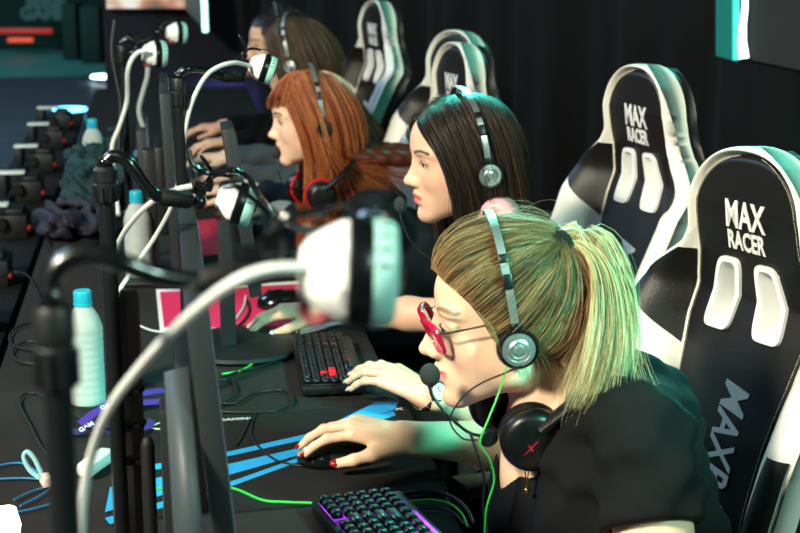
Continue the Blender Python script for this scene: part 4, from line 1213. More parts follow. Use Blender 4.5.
# bottles
water = mat('water_plastic', 'dfeeea', rough=.08, trans=.75, ior=1.2, alpha=1); capm = mat('cyan_cap', '26b5cf', rough=.35); lab_m = mat('milky_plastic', 'e6efec', rough=.25, trans=.5, ior=1.12)
def bottle(label):
    o = empty('water_bottle', label, 'bottle', group='water bottles on the table')
    pr = [(.0, .002), (.024, 0), (.031, .006)]
    for k in range(9):
        z = .012+k*.0135; pr += [(.0315, z), (.0315, z+.008), (.0309, z+.010)]
    pr += [(.0315, .134), (.031, .142), (.026, .158), (.018, .172), (.0135, .178), (.0125, .186)]
    b = MB(); b.lathe(pr, 36, cap=False); b.build('bottle_body', lab_m, o)
    b = MB(); b.lathe([(.0, .006), (.027, .006)]+[(.0285, .012+.01*k) for k in range(11)]+[(.0285, .120), (0, .120)], 28, cap=False); b.build('water', water, o)
    b = MB(); b.lathe([(.0, .205), (.0138, .205), (.0150, .2035), (.0150, .186), (.0146, .184), (.0130, .184)], 28, cap=False)
    for k in range(28): a = 2*PI*k/28; b.box((.0150*math.cos(a), .0150*math.sin(a), .194), (.0012, .0012, .016), 0, Matrix.Rotation(a, 4, 'Z'))
    b.build('cap', capm, o, label='cyan screw cap'); 
    b = MB(); b.lathe([(.0130, .178), (.0165, .180), (.0165, .183), (.0130, .184)], 28, cap=False); b.build('neck_ring', capm, o)
    return o
B0 = bottle('half-full water bottle with cyan cap, nearest of the three bottles')
S_ = 1.0
def put_bottle(o, px, py, lab=None, s=1.0):
    o.location = onz(px, py, TZ); o.scale = (s, s, s)
    if lab: o['label'] = lab
put_bottle(B0, 88, 404, s=1.03)
put_bottle(copy_tree(B0), 140, 279, 'water bottle with cyan cap behind the bent camera arm, middle of the three bottles', 1.05)
put_bottle(copy_tree(B0), 95, 186, 'water bottle with cyan cap farthest along the table', 1.05)

# keyboards
keym = mat('keycap_black', '0c0d10', rough=.35); kred = mat('keycap_red', 'c4121e', rough=.35, emit='ff1020', es=.25); kcase = mat('keyboard_case', '0a0b0c', rough=.45)
def keyboard(label, glow, redkeys, corner, ang, cols=15, parts_=True, sc=1.0):
    """local x: away from the typist, local -y to her right, origin at her near left corner"""
    o = empty('keyboard', label, 'keyboard', loc=corner); o.rotation_euler = (0, 0, ang); o.scale = (sc, sc, sc)
    p = .0190; Lk = cols*p+.016
    b = MB(); b.box((.067, -Lk/2, .011), (.138, Lk, .020), .004); b.build('case', kcase, o)
    gp = MB(); gp.box((.067, -Lk/2, .0215), (.122, Lk-.014, .001)); gp.build('backlight_plate', glow, o)
    me_c = {}
    def key(r, y, w, m, nm='key'):
        k = (round(w, 2), m.name)
        if k not in me_c:
            t = MB(); t.mi = 0
            tb = bmesh.new(); bmesh.ops.create_cube(tb, size=1)
            for v in tb.verts:
                f = .80 if v.co.z > 0 else 1; v.co = V((v.co.x*.0168*f, v.co.y*(w*p-.0022)*(1-(1-f)*.0168/(w*p)), v.co.z*.010))
            bmesh.ops.bevel(tb, geom=list(tb.edges), offset=.0011, segments=2, affect='EDGES'); t.add(tb)
            q = t.build('key', m, o); me_c[k] = q.data
        else: q = link('key', me_c[k], None, o, smooth=False)
        q.location = (.122-r*p-(0.0), -(.008+y*p+w*p/2), .0275+(5-r)*.0004); return q
    rows = [[1, .5, 1, 1, 1, 1, .25, 1, 1, 1, 1, .25, 1, 1, 1, 1], [1]*13+[2], [1.5]+[1]*12+[1.5], [1.75]+[1]*11+[2.25], [2.25]+[1]*10+[2.75], [1.25, 1.25, 1.25, 6.25, 1.25, 1.25, 1.25, 1.25]]
    for r, row in enumerate(rows):
        y = 0
        for i, w_ in enumerate(row):
            if w_ == .5 or w_ == .25: y += w_; continue
            isr = redkeys and ((r == 2 and i == 2) or (r == 3 and i in (1, 2, 3)))
            key(r, y, w_, kred if isr else keym); y += w_
    if cols > 15:
        for r in range(6):
            for i in range(4): key(r, 15.15+i*.97, .97, keym)
    return o
glp = mat('purple_backlight', '0a0610', emit='b03cff', es=1.0)
_nt = glp.node_tree; _b = _nt.nodes['Principled BSDF']; _t = _nt.nodes.new('ShaderNodeTexCoord'); _n = _nt.nodes.new('ShaderNodeTexNoise'); _n.inputs['Scale'].default_value = 16
_r = _nt.nodes.new('ShaderNodeMapRange'); _r.inputs['From Min'].default_value = .46; _r.inputs['From Max'].default_value = .66; _r.inputs['To Min'].default_value = .04; _r.inputs['To Max'].default_value = 2.4
_nt.links.new(_t.outputs['Object'], _n.inputs['Vector']); _nt.links.new(_n.outputs['Fac'], _r.inputs['Value']); _nt.links.new(_r.outputs['Result'], _b.inputs['Emission Strength']); glb = mat('dim_backlight', '05070a', emit='202a55', es=.12)
kb2c = onz(366, 396, TZ+.001)
kb2 = keyboard('black keyboard with red WASD keys under the silver-nailed hand', glb, True, (kb2c.x, kb2c.y, TZ+.0045), PI-.03, cols=19, sc=.86)

Pk, Qk = onz(309, 503, TZ+.025), onz(399, 490, TZ+.025); dk_ = (Pk-Qk); ak = math.atan2(dk_.y, dk_.x)
Lk1 = 19*.019+.016
ox = Qk - V((-math.sin(ak), math.cos(ak), 0))*(-Lk1)
kb1 = keyboard('black keyboard with purple backlight at the bottom edge, nearest the camera', glp, False, (ox.x, ox.y, TZ+.0045), ak, cols=19)
keyboard('dim keyboard in front of the red-haired woman', glb, False, tuple(onz(272, 236, TZ+.004)), PI)
keyboard('dim keyboard in front of the brown-haired woman', glb, False, tuple(onz(226, 190, TZ+.004)), PI)

# desk mats
matm = mat('black_desk_mat', '1e1e1d', rough=.95, spec=.15, bump=.5, bscale=420); stripe = mat('blue_print', '1d9ad4', rough=.7)
def flat(name, px, z, th, m, parent=None, bev=0):
    pts = [onz(x, y, z) for x, y in px]; t = MB(); 
    a = [t.b.verts.new(p) for p in pts]; b_ = [t.b.verts.new(p-V((0, 0, th))) for p in pts]
    t.b.faces.new(a); t.b.faces.new(b_[::-1])
    for i in range(len(pts)): t.b.faces.new([a[i], b_[i], b_[(i+1) % len(pts)], a[(i+1) % len(pts)]])
    return t.build(name, m, parent, world=parent is not None, smooth=False)
dm = empty('desk_mat', 'black desk mat with blue stripes under the ponytailed woman\'s mouse', 'desk mat', loc=onz(300, 450, TZ))
flat('mat_sheet', [(150, 424), (390, 402), (402, 402), (408, 408), (447, 489), (442, 494), (120, 520), (112, 440)], TZ+.0040, .0035, matm, dm)
for pl in ([(120, 470), (231, 451), (315, 432), (375, 402.5), (399, 402), (394, 409.5), (316, 437), (231, 455.5), (120, 476)],
           [(110, 487), (233, 463), (303, 447), (302, 454), (235, 473), (105, 512)],
           [(105, 518), (235, 480), (300, 457), (298, 462), (237, 484), (110, 524)],
           [(345, 425), (393, 411), (396, 415), (354, 429)]):
    flat('blue_stripe', pl, TZ+.0044, .0006, stripe, dm)
me = text_mesh('GAMING', .016, 'lettering', .0002, .0003); o = link('lettering', me, mat('pale_print', 'c4cccc', rough=.7), dm, smooth=False)
pp = onz(237, 419, TZ+.0045); o.matrix_basis = dm.matrix_basis.inverted() @ Matrix.Translation(pp) @ Matrix.Rotation(.0, 4, 'Z')
me = text_mesh('X', .016, 'emblem', .0002, .0006, 1.2); o = link('emblem', me, MATS['pale_print'], dm, smooth=False, label='small pale emblem')
pp = onz(399, 409, TZ+.0045); o.matrix_basis = dm.matrix_basis.inverted() @ Matrix.Translation(pp)
pm = empty('desk_mat', 'pink-red mat with white edge beyond the nearest keyboards, partly behind the monitor', 'desk mat', loc=onz(250, 305, TZ))
flat('mat_border', [(156, 289), (352, 278), (372, 316), (300, 333), (160, 331)], TZ+.004, .0035, mat('white_trim', 'e8e4e2', rough=.6), pm, )
flat('mat_sheet', [(160, 292), (350, 281), (366, 311), (298, 328), (164, 327)], TZ+.0046, .0008, mat('pink_red_cloth', 'd61f55', rough=.75), pm)
pr = empty('desk_mat', 'red mat farther down the table in front of the red-haired woman', 'desk mat', loc=onz(215, 235, TZ))
flat('mat_sheet', [(188, 222), (232, 216), (246, 250), (196, 258)], TZ+.004, .0035, mat('red_cloth', 'b01a38', rough=.75), pr)

# mice
def mouse(label, c, ang, m1, m2, s=1.0):
    o = empty('computer_mouse', label, 'mouse', loc=c); o.rotation_euler = (0, 0, ang); o.scale = (s, s, s)
    t = SDF((-.075, -.05, -.03), (.075, .05, .06), .0016)
    t.ell((0, 0, .008), (.062, .032, .032), .008); t.ell((.02, 0, .006), (.042, .033, .026), .012); t.half((0, 0, .001), (0, 0, -1), .003)
    t.ell((-.01, .045, .026), (.04, .018, .012), .006, '-'); t.cap((.022, 0, .045), (.06, 0, .022), .0012, .0012, .002, '-')
    P, F = t.mesh(); P = relax(P, F, 2, .5); link('shell', mesh_np('shell', P, F), m1, o)
    b = MB(); b.lathe([(.0075, -.0035), (.009, -.002), (.009, .002), (.0075, .0035)], 20, Matrix.Translation((.036, 0, .031)) @ Matrix.Rotation(PI/2, 4, 'X')); b.build('scroll_wheel', RUBBER, o)
    if m2 is not None:
        t = SDF((-.075, -.05, -.03), (.075, .05, .06), .0016); t.ell((0, 0, .0090), (.0650, .0340, .0340), .008); t.half((.034, 0, 0), (-1, 0, 0), .002); t.half((0, .004, 0), (0, -1, 0), .002) if False else None; t.half((0, 0, .012), (0, 0, -1), .003)
        P, F = t.mesh(); P = relax(P, F, 2, .5); link('button_plate', mesh_np('button_plate', P, F), m2, o, label='pearly gold button plate')
    return o
pm_ = onz(338, 461, TZ+.006)
mouse('black mouse with a pearly gold front under the red-nailed hand', (pm_.x, pm_.y, TZ+.0045), PI-.05, mat('glossy_black', '0b0f10', rough=.18, coat=.6), mat('gold_pearl', 'cdb98a', rough=.25, metal=.4), 1.02)
pm_ = onz(286, 306, TZ+.006)
mouse('small dark mouse on the pink-red mat', (pm_.x, pm_.y, TZ+.0052), PI, MATS['glossy_black'], None)

# watch and ring on the second woman
def ring_at(c, axis, r, w, name, m, parent=None, seg=28, th=.002, flat_=1.0):
    d = V(axis).normalized(); Mx = frame(c, d, (0, 0, 1)); b = MB(); rings = []
    b.lathe([(r, -w), (r+th, -w*.8), (r+th, w*.8), (r, w)], seg, Mx @ Matrix.Rotation(PI/2, 4, 'Y'), cap=False)
    return b.build(name, m, parent, world=parent is not None)
wc = w2wl+(w2el-w2wl).normalized()*-.004; ax_ = (w2el-w2wl).normalized()
wt = empty('wristwatch', 'silver and rose-gold wristwatch with white dial on the wrist at the keyboard', 'watch', loc=wc)
rose = mat('rose_gold', 'c88f74', rough=.25, metal=1)
Mx = frame(wc, ax_, (0, 0, 1))
for k in range(14):
    a = 2*PI*k/14; q = Mx @ V((0, math.cos(a)*.0325, math.sin(a)*.0290))
    b = MB(); b.box(q, (.014, .0115, .0035), .001, Mx.to_3x3().to_4x4() @ Matrix.Rotation(a+PI/2, 4, 'X')); b.build('bracelet_link', rose if k % 2 else CHROME, wt, world=True)
nW = (V((-.15, -1, .62))).normalized(); nW = (nW-ax_*nW.dot(ax_)).normalized(); Mf = frame(wc+nW*.0335, ax_, nW)
b = MB(); b.lathe([(.0, -.004), (.0155, -.004), (.0175, -.001), (.0175, .003), (.0155, .005), (.0145, .0045)], 32, Mf, cap=False); b.build('case', rose, wt, world=True)
b = MB(); b.lathe([(.0150, .0042), (0, .0044)], 32, Mf, cap=False); b.build('dial', mat('white_dial', 'f4f1ea', rough=.2, coat=1), wt, world=True, label='white dial')
for L_, a_ in ((.009, .4), (.012, 2.1)):
    b = MB(); b.box(Mf @ V((math.cos(a_)*L_/2, math.sin(a_)*L_/2, .0052)), (L_, .0012, .0006), 0, Mf.to_3x3().to_4x4() @ Matrix.Rotation(a_, 4, 'Z')); b.build('hand', blk, wt, world=True)

# monitors, seen nearly edge-on
panel = mat('monitor_back_grey', '24292b', rough=.5); scrn = mat('monitor_screen', '0a1216', rough=.15, emit='9fc8d8', es=.12)
def monitor(label, x, y0, y1, z0, z1, lean, th=.022, base=True, yaw=0, rnd=False, pm=panel):
    c = V((x, (y0+y1)/2, z0)); o = empty('monitor', label, 'monitor', loc=(c.x, c.y, TZ)); o.rotation_euler = (0, 0, yaw)
    R = Matrix.Rotation(-lean, 4, 'Y'); h_ = z1-z0; w_ = y1-y0; zo = z0-TZ
    def T(x_, y_, z_): return Matrix.Translation((0, 0, zo)) @ R @ V((x_, y_, z_))
    R4 = R
    b = MB(); b.box(T(0, 0, h_/2), (th, w_, h_), .003, R4); b.build('housing', pm, o)
    b = MB(); b.box(T(th/2+.001, 0, h_/2), (.002, w_-.02, h_-.03), .0005, R4); b.build('screen', scrn, o)
    b = MB(); b.box(T(-th/2-.010, 0, h_*.42), (.026, w_*.45, h_*.5), .008, R4); b.build('rear_bulge', blk, o)
    if base:
        b = MB(); b.box((-.055, 0, .15), (.030, .055, .32), .004); b.build('stand_column', dgrey, o)
        b = MB()
        if rnd: b.lathe([(0, .004), (.125, .004), (.13, .008), (.125, .014), (0, .018)], 40, Matrix.Translation((-.03, 0, 0)), cap=False)
        else: b.box((-.03, 0, .007), (.20, .24, .012), .004)
        b.build('stand_base', blk, o)
    return o
def mon_px(label, topx, topy, d, L, h_, lean, **k):
    p = at(topx, topy, d); z1 = p.z; 
    return monitor(label, p.x+math.sin(lean)*h_, p.y-L, p.y, z1-h_*math.cos(lean), z1, lean, **k)
mon_px('tall dark grey monitor nearest the camera, seen edge-on, left of the striped desk mat', 186, 206, 1.95, .52, .33, math.radians(5), rnd=True)
mon_px('monitor seen edge-on between the face camera and the red-haired woman', 225, 119, 2.98, .12, .34, math.radians(8), th=.024, rnd=True)
mon_px('thin dark monitor seen edge-on left of the third camera pole', 163, 72, 3.75, .45, .42, math.radians(2), th=.02)
mon_px('far monitor seen edge-on behind the thin one', 142, 112, 4.6, .40, .36, math.radians(2), th=.025)
# poles with bent arms and face cameras
pole_m = mat('pole_black', '15181a', rough=.38, metal=.2); armm = mat('arm_black_gloss', '0b0e10', rough=.22, coat=.5)
shellw = mat('white_shell', 'efefec', rough=.35, coat=.2); band_m = mat('black_band', '0a0c0d', rough=.3); facem = mat('pale_grille', 'a8dcd2', rough=.4); redr = mat('dull_red_ring', '7a2f36', rough=.6)
wcab = mat('white_cable', 'cfd3cf', rough=.45); bcab = mat('black_cable', '0b0c0d', rough=.5)
def face_cam(label, c, axis, r, s=1.0, group=None):
    """drum-shaped camera; axis points to where it looks"""
    Mx = frame(c, V(axis), (0, 0, 1)); o = empty('face_camera', label, 'camera', M=Mx)
    Ry = Matrix.Rotation(PI/2, 4, 'Y')          # lathe z -> local x
    b = MB(); b.lathe([(0, -.95*r), (r*.42, -.95*r), (r*.55, -.90*r), (r*.93, -.30*r), (r*.97, -.15*r), (r*.97, -.05*r)], 8, Ry, cap=False)
    bmesh.ops.bevel(b.b, geom=list(b.b.edges), offset=r*.07, segments=3, affect='EDGES'); b.build('rear_shell', shellw, o, label='white faceted rear shell')
    b = MB(); b.lathe([(r*.92, -.10*r), (r*1.0, -.05*r), (r*1.02, .28*r), (r*.97, .36*r)], 40, Ry); b.build('middle_band', band_m, o, label='black middle band')
    b = MB(); b.lathe([(r*.93, .33*r), (r*.99, .37*r), (r*.96, .66*r), (r*.85, .78*r), (r*.5, .82*r), (r*.42, .78*r), (0, .78*r)], 40, Ry, cap=False); b.build('front_cover', facem, o, label='pale front cover')
    for k in range(9):
        a = -1.2+k*.3; b = MB(); b.box((.52*r, math.sin(a)*r*.975, math.cos(a)*r*.975), (.22*r, .05*r, .02*r), 0, Matrix.Rotation(-a, 4, 'X')); b.build('vent_slit', dgrey, o)
    b = MB(); b.lathe([(r*.34, .77*r), (r*.38, .86*r), (r*.30, .90*r), (0, .86*r)], 24, Ry, cap=False); b.build('lens', armm, o)
    b = MB(); b.tube([V((-.62*r+.22*r*math.cos(t), -.35*r-.1*r*math.cos(t), -.62*r+.22*r*math.sin(t))) for t in np.linspace(0, 2*PI, 20)[:-1]], r*.10, 8, closed=True); b.build('cable_grommet', redr, o, label='dull red ring')
    b = MB(); b.tube(bez([(-.9*r, 0, 1.0*r), (-.2*r, 0, 1.22*r), (.4*r, 0, 1.10*r), (.62*r, 0, .95*r)], 6), r*.07, 8, flat=.5); b.tube(bez([(-1.5*r, .1*r, .55*r), (-1.2*r, 0, .95*r), (-.5*r, 0, 1.10*r)], 6), r*.09, 8); b.build('bracket', armm, o)
    b = MB(); b.box((-1.45*r, 0, .35*r), (.45*r, .5*r, .5*r), .1*r); b.lathe([(.30*r, -.3*r), (.33*r, 0), (.30*r, .3*r)], 20, Matrix.Translation((-1.75*r, 0, .1*r)) @ Ry); b.build('clamp', armm, o)
    b = MB(); b.tube(bez([(-1.7*r, 0, .3*r), (-1.5*r, -.3*r, 1.0*r), (-2.2*r, -.2*r, 1.6*r)], 6), [.10*r]*12+[.06*r], 6); b.build('clamp_lever', armm, o)
    return o
def pole(label, px, py, d, r, arm, ra, collar=.045, colr=1.45, zt=None, base=True, armd=None):
    """vertical pole whose top is at px,py,d ; arm = pixels+depth of the bent arm"""
    t = at(px, py, d); o = empty('camera_pole', label, 'stand', loc=(t.x, t.y, TZ)); L = V((t.x, t.y, TZ))
    b = MB(); b.tube([(0, 0, 0), (0, 0, t.z-TZ)], r, 16); b.build('pole', pole_m, o)
    b = MB(); zc_ = t.z-TZ
    b.lathe([(r*1.15, zc_-collar), (r*colr, zc_-collar+.004), (r*colr, zc_-.5*collar), (r*colr*.92, zc_-.48*collar), (r*colr*.92, zc_-.42*collar), (r*colr, zc_-.40*collar), (r*colr, zc_-.004), (r*1.1, zc_)], 20)
    for k in range(10): a = 2*PI*k/10; b.box((math.cos(a)*r*colr, math.sin(a)*r*colr, zc_-.74*collar), (.003, .003, collar*.42), 0, Matrix.Rotation(a, 4, 'Z'))
    b.build('locking_collar', blk, o)
    b = MB(); pts = [V((0, 0, zc_-.01)), V((0, 0, zc_+.004))]+[at(*q)-L for q in arm]; b.tube(bez(pts, 10), ra, 14); b.build('bent_arm', armm, o)
    e0, e1 = at(*arm[-2])-L, at(*arm[-1])-L; dd = (e1-e0).normalized()
    b = MB(); b.tube([e1-dd*.035, e1-dd*.03, e1+dd*.004, e1+dd*.008], [ra*1.0, ra*1.35, ra*1.35, ra*.9], 16); b.build('end_sleeve', RUBBER, o)
    b = MB(); b.sphere(e1+dd*.018, ra*1.25, 14, 10); b.build('ball_joint', armm, o)
    b = MB(); b.box((0, 0, .006), (.07, .07, .012), .003); b.build('foot_clamp', blk, o)
    return o
pole('nearest blurred camera pole at the lower left with a thick bent black arm', 53, 305, .86, .0088, [(50, 285, .86), (62, 264, .86), (88, 254, .86), (120, 262, .86), (160, 276, .87), (205, 281, .88), (255, 270, .89)], .0062, collar=.05, colr=1.35)
pole('second camera pole with ribbed collar and bent arm, left of the nearest monitor', 105, 166, 1.72, .0095, [(106, 162, 1.72), (114, 156, 1.72), (128, 162, 1.72), (145, 185, 1.73), (160, 197, 1.74), (186, 200, 1.76)], .0075, collar=.042, colr=1.5)
pole('third camera pole with a short bent arm behind the thin monitor', 178, 78, 2.58, .0095, [(179, 75, 2.58), (188, 69, 2.58), (203, 70, 2.6), (218, 76, 2.62), (236, 77, 2.65)], .0075, collar=.048, colr=1.3)
pole('fourth camera pole with clamp at the back', 122, 45, 3.6, .009, [(123, 42, 3.6), (130, 38, 3.6), (140, 42, 3.6)], .007)
face_cam('large blurred white face camera with teal-lit front, nearest the lens', at(352, 272, .87), (RT*.99+FW*.06-UP*.04), .0325)
face_cam('white face camera with black band on the second pole, left of the red-haired woman\'s sleeve', at(237, 203, 1.80), (RT*.93+FW*.12-UP*.30), .0265)
face_cam('white face camera with black band on the third pole, above the edge-on monitor', at(263, 68, 2.68), (RT*.93+FW*.15-UP*.30), .0265)
face_cam('white face camera at the back left, the lower of the two near the display', at(155, 54, 3.6), (RT*.9+FW*.35+UP*.05), .033)
face_cam('white face camera at the back left, the higher of the two near the display', at(177, 33, 4.4), (RT*.9+FW*.35+UP*.05), .033)
# hexagonal post with zip ties next to the second pole
p_ = at(128, 288, 1.78); o = empty('cable_post', 'brownish-grey six-sided post tied to the second camera pole with black zip ties', 'post', loc=(p_.x, p_.y, TZ))
b = MB(); hp_ = p_.z-TZ; b.lathe([(.0118, 0), (.0128, .002), (.0128, hp_-.012), (.0095, hp_-.002), (.0, hp_)], 6, Matrix.Rotation(.3, 4, 'Z'), cap=False); b.build('post_body', mat('brown_grey_metal', '5c5148', rough=.5, metal=.3), o)
for zz, L_ in ((402, 0), (440, .035), (480, .0)):
    q = at(128, zz, 1.76).z-TZ; b = MB(); b.lathe([(.0135, -.002), (.0152, -.002), (.0152, .002), (.0135, .002)], 24, Matrix.Translation((0, 0, q)), cap=False)
    b.box((.004, -.0155, q), (.008, .006, .006), .001); b.box((-.012-L_/2, -.0165, q-.001), (.02+L_, .0018, .003), 0, Matrix.Rotation(.1, 4, 'Y')); b.build('zip_tie', BLACKP, o)
p_ = at(147, 436, 1.80); o = tag(MB().tube([(p_.x, p_.y, TZ), (p_.x, p_.y, p_.z-.012), (p_.x, p_.y, p_.z-.003), (p_.x, p_.y, p_.z)], [.0085, .0085, .006, .002], 14).build('cable_sleeve', RUBBER), 'short rounded black rubber sleeve standing right of the zip-tied post', 'cable sleeve')
pp = onz(177, 520, TZ+.15)
sl_ = empty('acrylic_strip', 'upright smoky grey strip standing in front of the nearest monitor', 'panel', loc=at(180, 530, 1.45))
t_ = at(177, 366, 1.50); b_ = at(184, 760, 1.50)
b = MB(); q_ = [at(164, 372, 1.50), at(188, 366, 1.50), at(212, 640, 1.42), at(180, 640, 1.42)]; f_ = [b.b.verts.new(v-sl_.location) for v in q_]; g_ = [b.b.verts.new(v-sl_.location+FW*.004) for v in q_]; b.b.faces.new(f_); b.b.faces.new(g_)
for i in range(4): b.b.faces.new([f_[i], f_[(i+1) % 4], g_[(i+1) % 4], g_[i]])
b.build('strip', mat('smoky_acrylic', '3c464b', rough=.5, alpha=.86), sl_, label='smoky translucent strip')

# ------------------------------------------------------------------ cables
def cable(label, pts, r, m, name='cable', cat='cable', n=10, z=None, plug=None):
    P = [onz(p[0], p[1], (p[2] if len(p) > 2 else TZ+r+.004)) if z is None else at(*p) for p in pts]
    c = sum(P, V())/len(P); o = None
    b = MB(); b.tube([q for q in bez(P, n)], r, 8)
    return tag(b.build(name, m), label, cat)
def acable(label, pts, r, m, **k): return cable(label, pts, r, m, z=1, **k)
green = mat('green_cable', '2fae3e', rough=.4); bluec = mat('blue_cable', '2a7fae', rough=.4)
acable('thick white cable arching from the nearest face camera to the bottom left', [(322, 272, .86), (300, 268, .85), (262, 271, .845), (225, 288, .85), (180, 325, .89), (140, 368, .96), (112, 405, 1.0), (93, 450, 1.05), (83, 500, 1.08), (80, 560, 1.10)], .0036, wcab)
acable('white cable arching from the third face camera down past the table', [(250, 66, 2.66), (232, 63, 2.62), (210, 72, 2.6), (195, 95, 2.6), (186, 125, 2.6), (182, 160, 2.62), (174, 200, 2.66), (158, 232, 2.7), (138, 262, 2.72), (118, 292, 2.7)], .0042, wcab)
acable('white cable from the second face camera curving behind the pole', [(192, 186, 1.78), (175, 190, 1.78), (155, 200, 1.80), (135, 218, 1.84), (118, 245, 1.9), (112, 285, 2.0), (112, 330, 2.1)], .0034, wcab)
acable('white cable hanging from the fourth face camera beside the far bottle', [(148, 50, 3.55), (136, 54, 3.55), (128, 70, 3.55), (127, 100, 3.6), (120, 125, 3.6), (112, 148, 3.6), (115, 180, 3.6), (118, 215, 3.55)], .0055, wcab)
acable('pale cable with plug hanging between the two back cameras and the table', [(148, 66, 4.3), (147, 78, 4.3), (143, 92, 4.3), (139, 112, 4.3), (146, 135, 4.3)], .007, mat('grey_cable', '9aa09a', rough=.5))
acable('teal-lit black cable looping over the second face camera', [(188, 150, 1.75), (194, 166, 1.75), (210, 173, 1.76), (232, 170, 1.76), (248, 178, 1.76), (262, 200, 1.6), (285, 222, 1.3), (312, 230, 1.1), (345, 224, .92), (378, 214, .88), (394, 228, .87)], .0036, armm)
acable('dark cable running down behind the back cameras', [(115, 20, 3.8), (112, 50, 3.8), (117, 80, 3.8), (121, 105, 3.8), (119, 150, 3.8)], .006, bcab)
cable('bright green cable snaking from the round base to the keyboard with red keys', [(222, 374), (240, 371), (252, 364), (262, 357), (272, 349), (280, 340), (292, 333), (300, 322)], .0022, green)
cable('bright green cable across the striped desk mat into the nearest keyboard', [(120, 488), (170, 488), (205, 484), (235, 489), (262, 500), (285, 502), (312, 503)], .0022, green)
cable('green cable from the nearest keyboard to the table edge', [(405, 502), (430, 500), (450, 504), (462, 514), (468, 527)], .002, green)
acable('thin green cable hanging down from the ponytailed woman\'s headphones', [(507, 366, 1.88), (498, 395, 1.88), (488, 420, 1.87), (480, 443, 1.87), (489, 458, 1.88), (494, 480, 1.9), (486, 510, 1.9), (484, 545, 1.9)], .0013, green)
acable('thin dark cable looping from the near ear cup towards the boom microphone', [(521, 366, 1.90), (505, 373, 1.88), (480, 384, 1.88), (462, 398, 1.88), (450, 420, 1.88), (462, 438, 1.88), (478, 440, 1.88)], .0012, bcab)
acable('black cable hanging from the neck headset to the lap', [(470, 432, 1.93), (478, 455, 1.93), (484, 478, 1.94), (483, 510, 1.95), (490, 545, 1.95)], .002, bcab)
cable('black cable loop behind the striped desk mat', [(206, 402), (235, 403), (255, 393), (280, 390), (292, 396), (290, 405), (272, 411), (240, 412), (215, 411)], .0022, bcab)
cable('black mouse cable curling over the striped desk mat', [(306, 466), (290, 464), (274, 459), (258, 446), (251, 433), (253, 421), (256, 414), (250, 420), (242, 436), (236, 446)], .0018, bcab)
cable('black cable beside the keyboard with red keys', [(300, 318), (299, 330), (297, 345), (285, 357), (262, 366), (240, 371), (222, 377)], .0022, bcab)
cable('dark cable curving behind the nearest keyboard to the table edge', [(398, 494), (425, 491), (450, 496), (466, 508), (474, 524)], .0028, bcab)
cable('thin dark cable under the nearest keyboard\'s right side', [(404, 511), (430, 508), (452, 512), (464, 524)], .0018, bcab)
cable('black cables bundled beneath the monitor base', [(218, 380), (232, 380), (236, 392), (224, 403), (215, 408)], .0022, bcab)
cable('pale cable lying on the pink-red mat', [(200, 332), (214, 331), (232, 322), (243, 308), (246, 296)], .0026, wcab)
cable('black cable lying on the pink-red mat', [(196, 336), (218, 333), (238, 326), (249, 312), (247, 300)], .0028, bcab)
cable('pale cable crossing the table behind the post', [(138, 325), (150, 330), (162, 332), (178, 334)], .0022, wcab)
cable('thin black cable rising in a loop left of the near bottle', [(52, 462), (40, 445), (30, 425), (20, 405), (22, 396), (34, 393), (48, 400), (70, 412), (90, 425)], .0022, bcab)
cable('coil of black cable on the table left of the near bottle', [(38, 352), (14, 346), (10, 335), (22, 325), (48, 322), (60, 330), (50, 342), (25, 342), (12, 352), (20, 362), (40, 364)], .0024, bcab)
cable('long black cable leaving the lights towards the near bottle', [(0, 278), (14, 272), (28, 276), (38, 292), (44, 306)], .0024, bcab)
cable('black cable coiled beyond the middle bottle', [(45, 245), (60, 252), (84, 250), (96, 242), (84, 236), (60, 238), (48, 243), (62, 256), (92, 255)], .003, bcab)
for i, pl in enumerate(([(-5, 466), (20, 463), (38, 472)], [(-5, 479), (22, 478), (38, 479)], [(20, 506), (38, 497), (52, 488)], [(18, 512), (36, 508), (54, 503)], [(14, 500), (30, 492), (50, 486)])):
    cable('thin blue cable fanning out beside the glowing lamp, %s' % ('topmost', 'second from the top', 'in the middle of the lower three', 'lowest of all', 'upper of the lower three')[i], pl, .0016, bluec)
acable('pale blue hooked cable left of the blurred pole', [(40, 478, 1.9), (30, 470, 1.9), (24, 458, 1.9), (27, 452, 1.9), (34, 458, 1.9), (42, 474, 1.9)], .0032, mat('pale_blue_cable', '8fc4cf', rough=.4))
b = MB(); p_ = onz(96, 462, TZ+.018); b.box(p_, (.030, .085, .022), .008, Matrix.Rotation(-.45, 4, 'Z')); tag(b.build('power_plug', mat('white_plug', 'd9dcd8', rough=.4)), 'white plug lying behind the blurred camera pole', 'plug')
b = MB(); p_ = onz(88, 255, TZ+.014); b.box(p_, (.075, .034, .022), .008, Matrix.Rotation(.5, 4, 'Z')); tag(b.build('power_plug', MATS['white_plug']), 'white plug on the table left of the middle bottle', 'plug')
b = MB(); p_ = onz(46, 480, TZ+.014); b.box(p_, (.016, .028, .016), .003, Matrix.Rotation(.3, 4, 'Z')); tag(b.build('power_plug', mat('clear_plug', 'd8c0b4', rough=.3, emit='ffd8c8', es=.3)), 'small pinkish glowing plug on the blue cables', 'plug')
# glowing lamp at the lower left
p_ = at(6, 518, 1.9); o = empty('desk_lamp', 'glowing white round lamp cut off at the lower left corner', 'lamp', loc=(p_.x, p_.y, TZ))
o.scale = (.6, .6, 1)
zl = p_.z-TZ
b = MB(); b.lathe([(.05, 0), (.05, .008), (.012, .012), (.012, max(zl-.05, .02))], 24); b.build('lamp_base', blk, o)
b = MB(); b.lathe([(.0, zl-.045), (.026, zl-.025), (.030, zl-.01), (.024, zl+.006), (.022, zl+.012), (0, zl+.014)], 28, cap=False); b.build('lamp_shade', mat('lamp_glow', 'ffffff', emit='fffbe6', es=7), o)
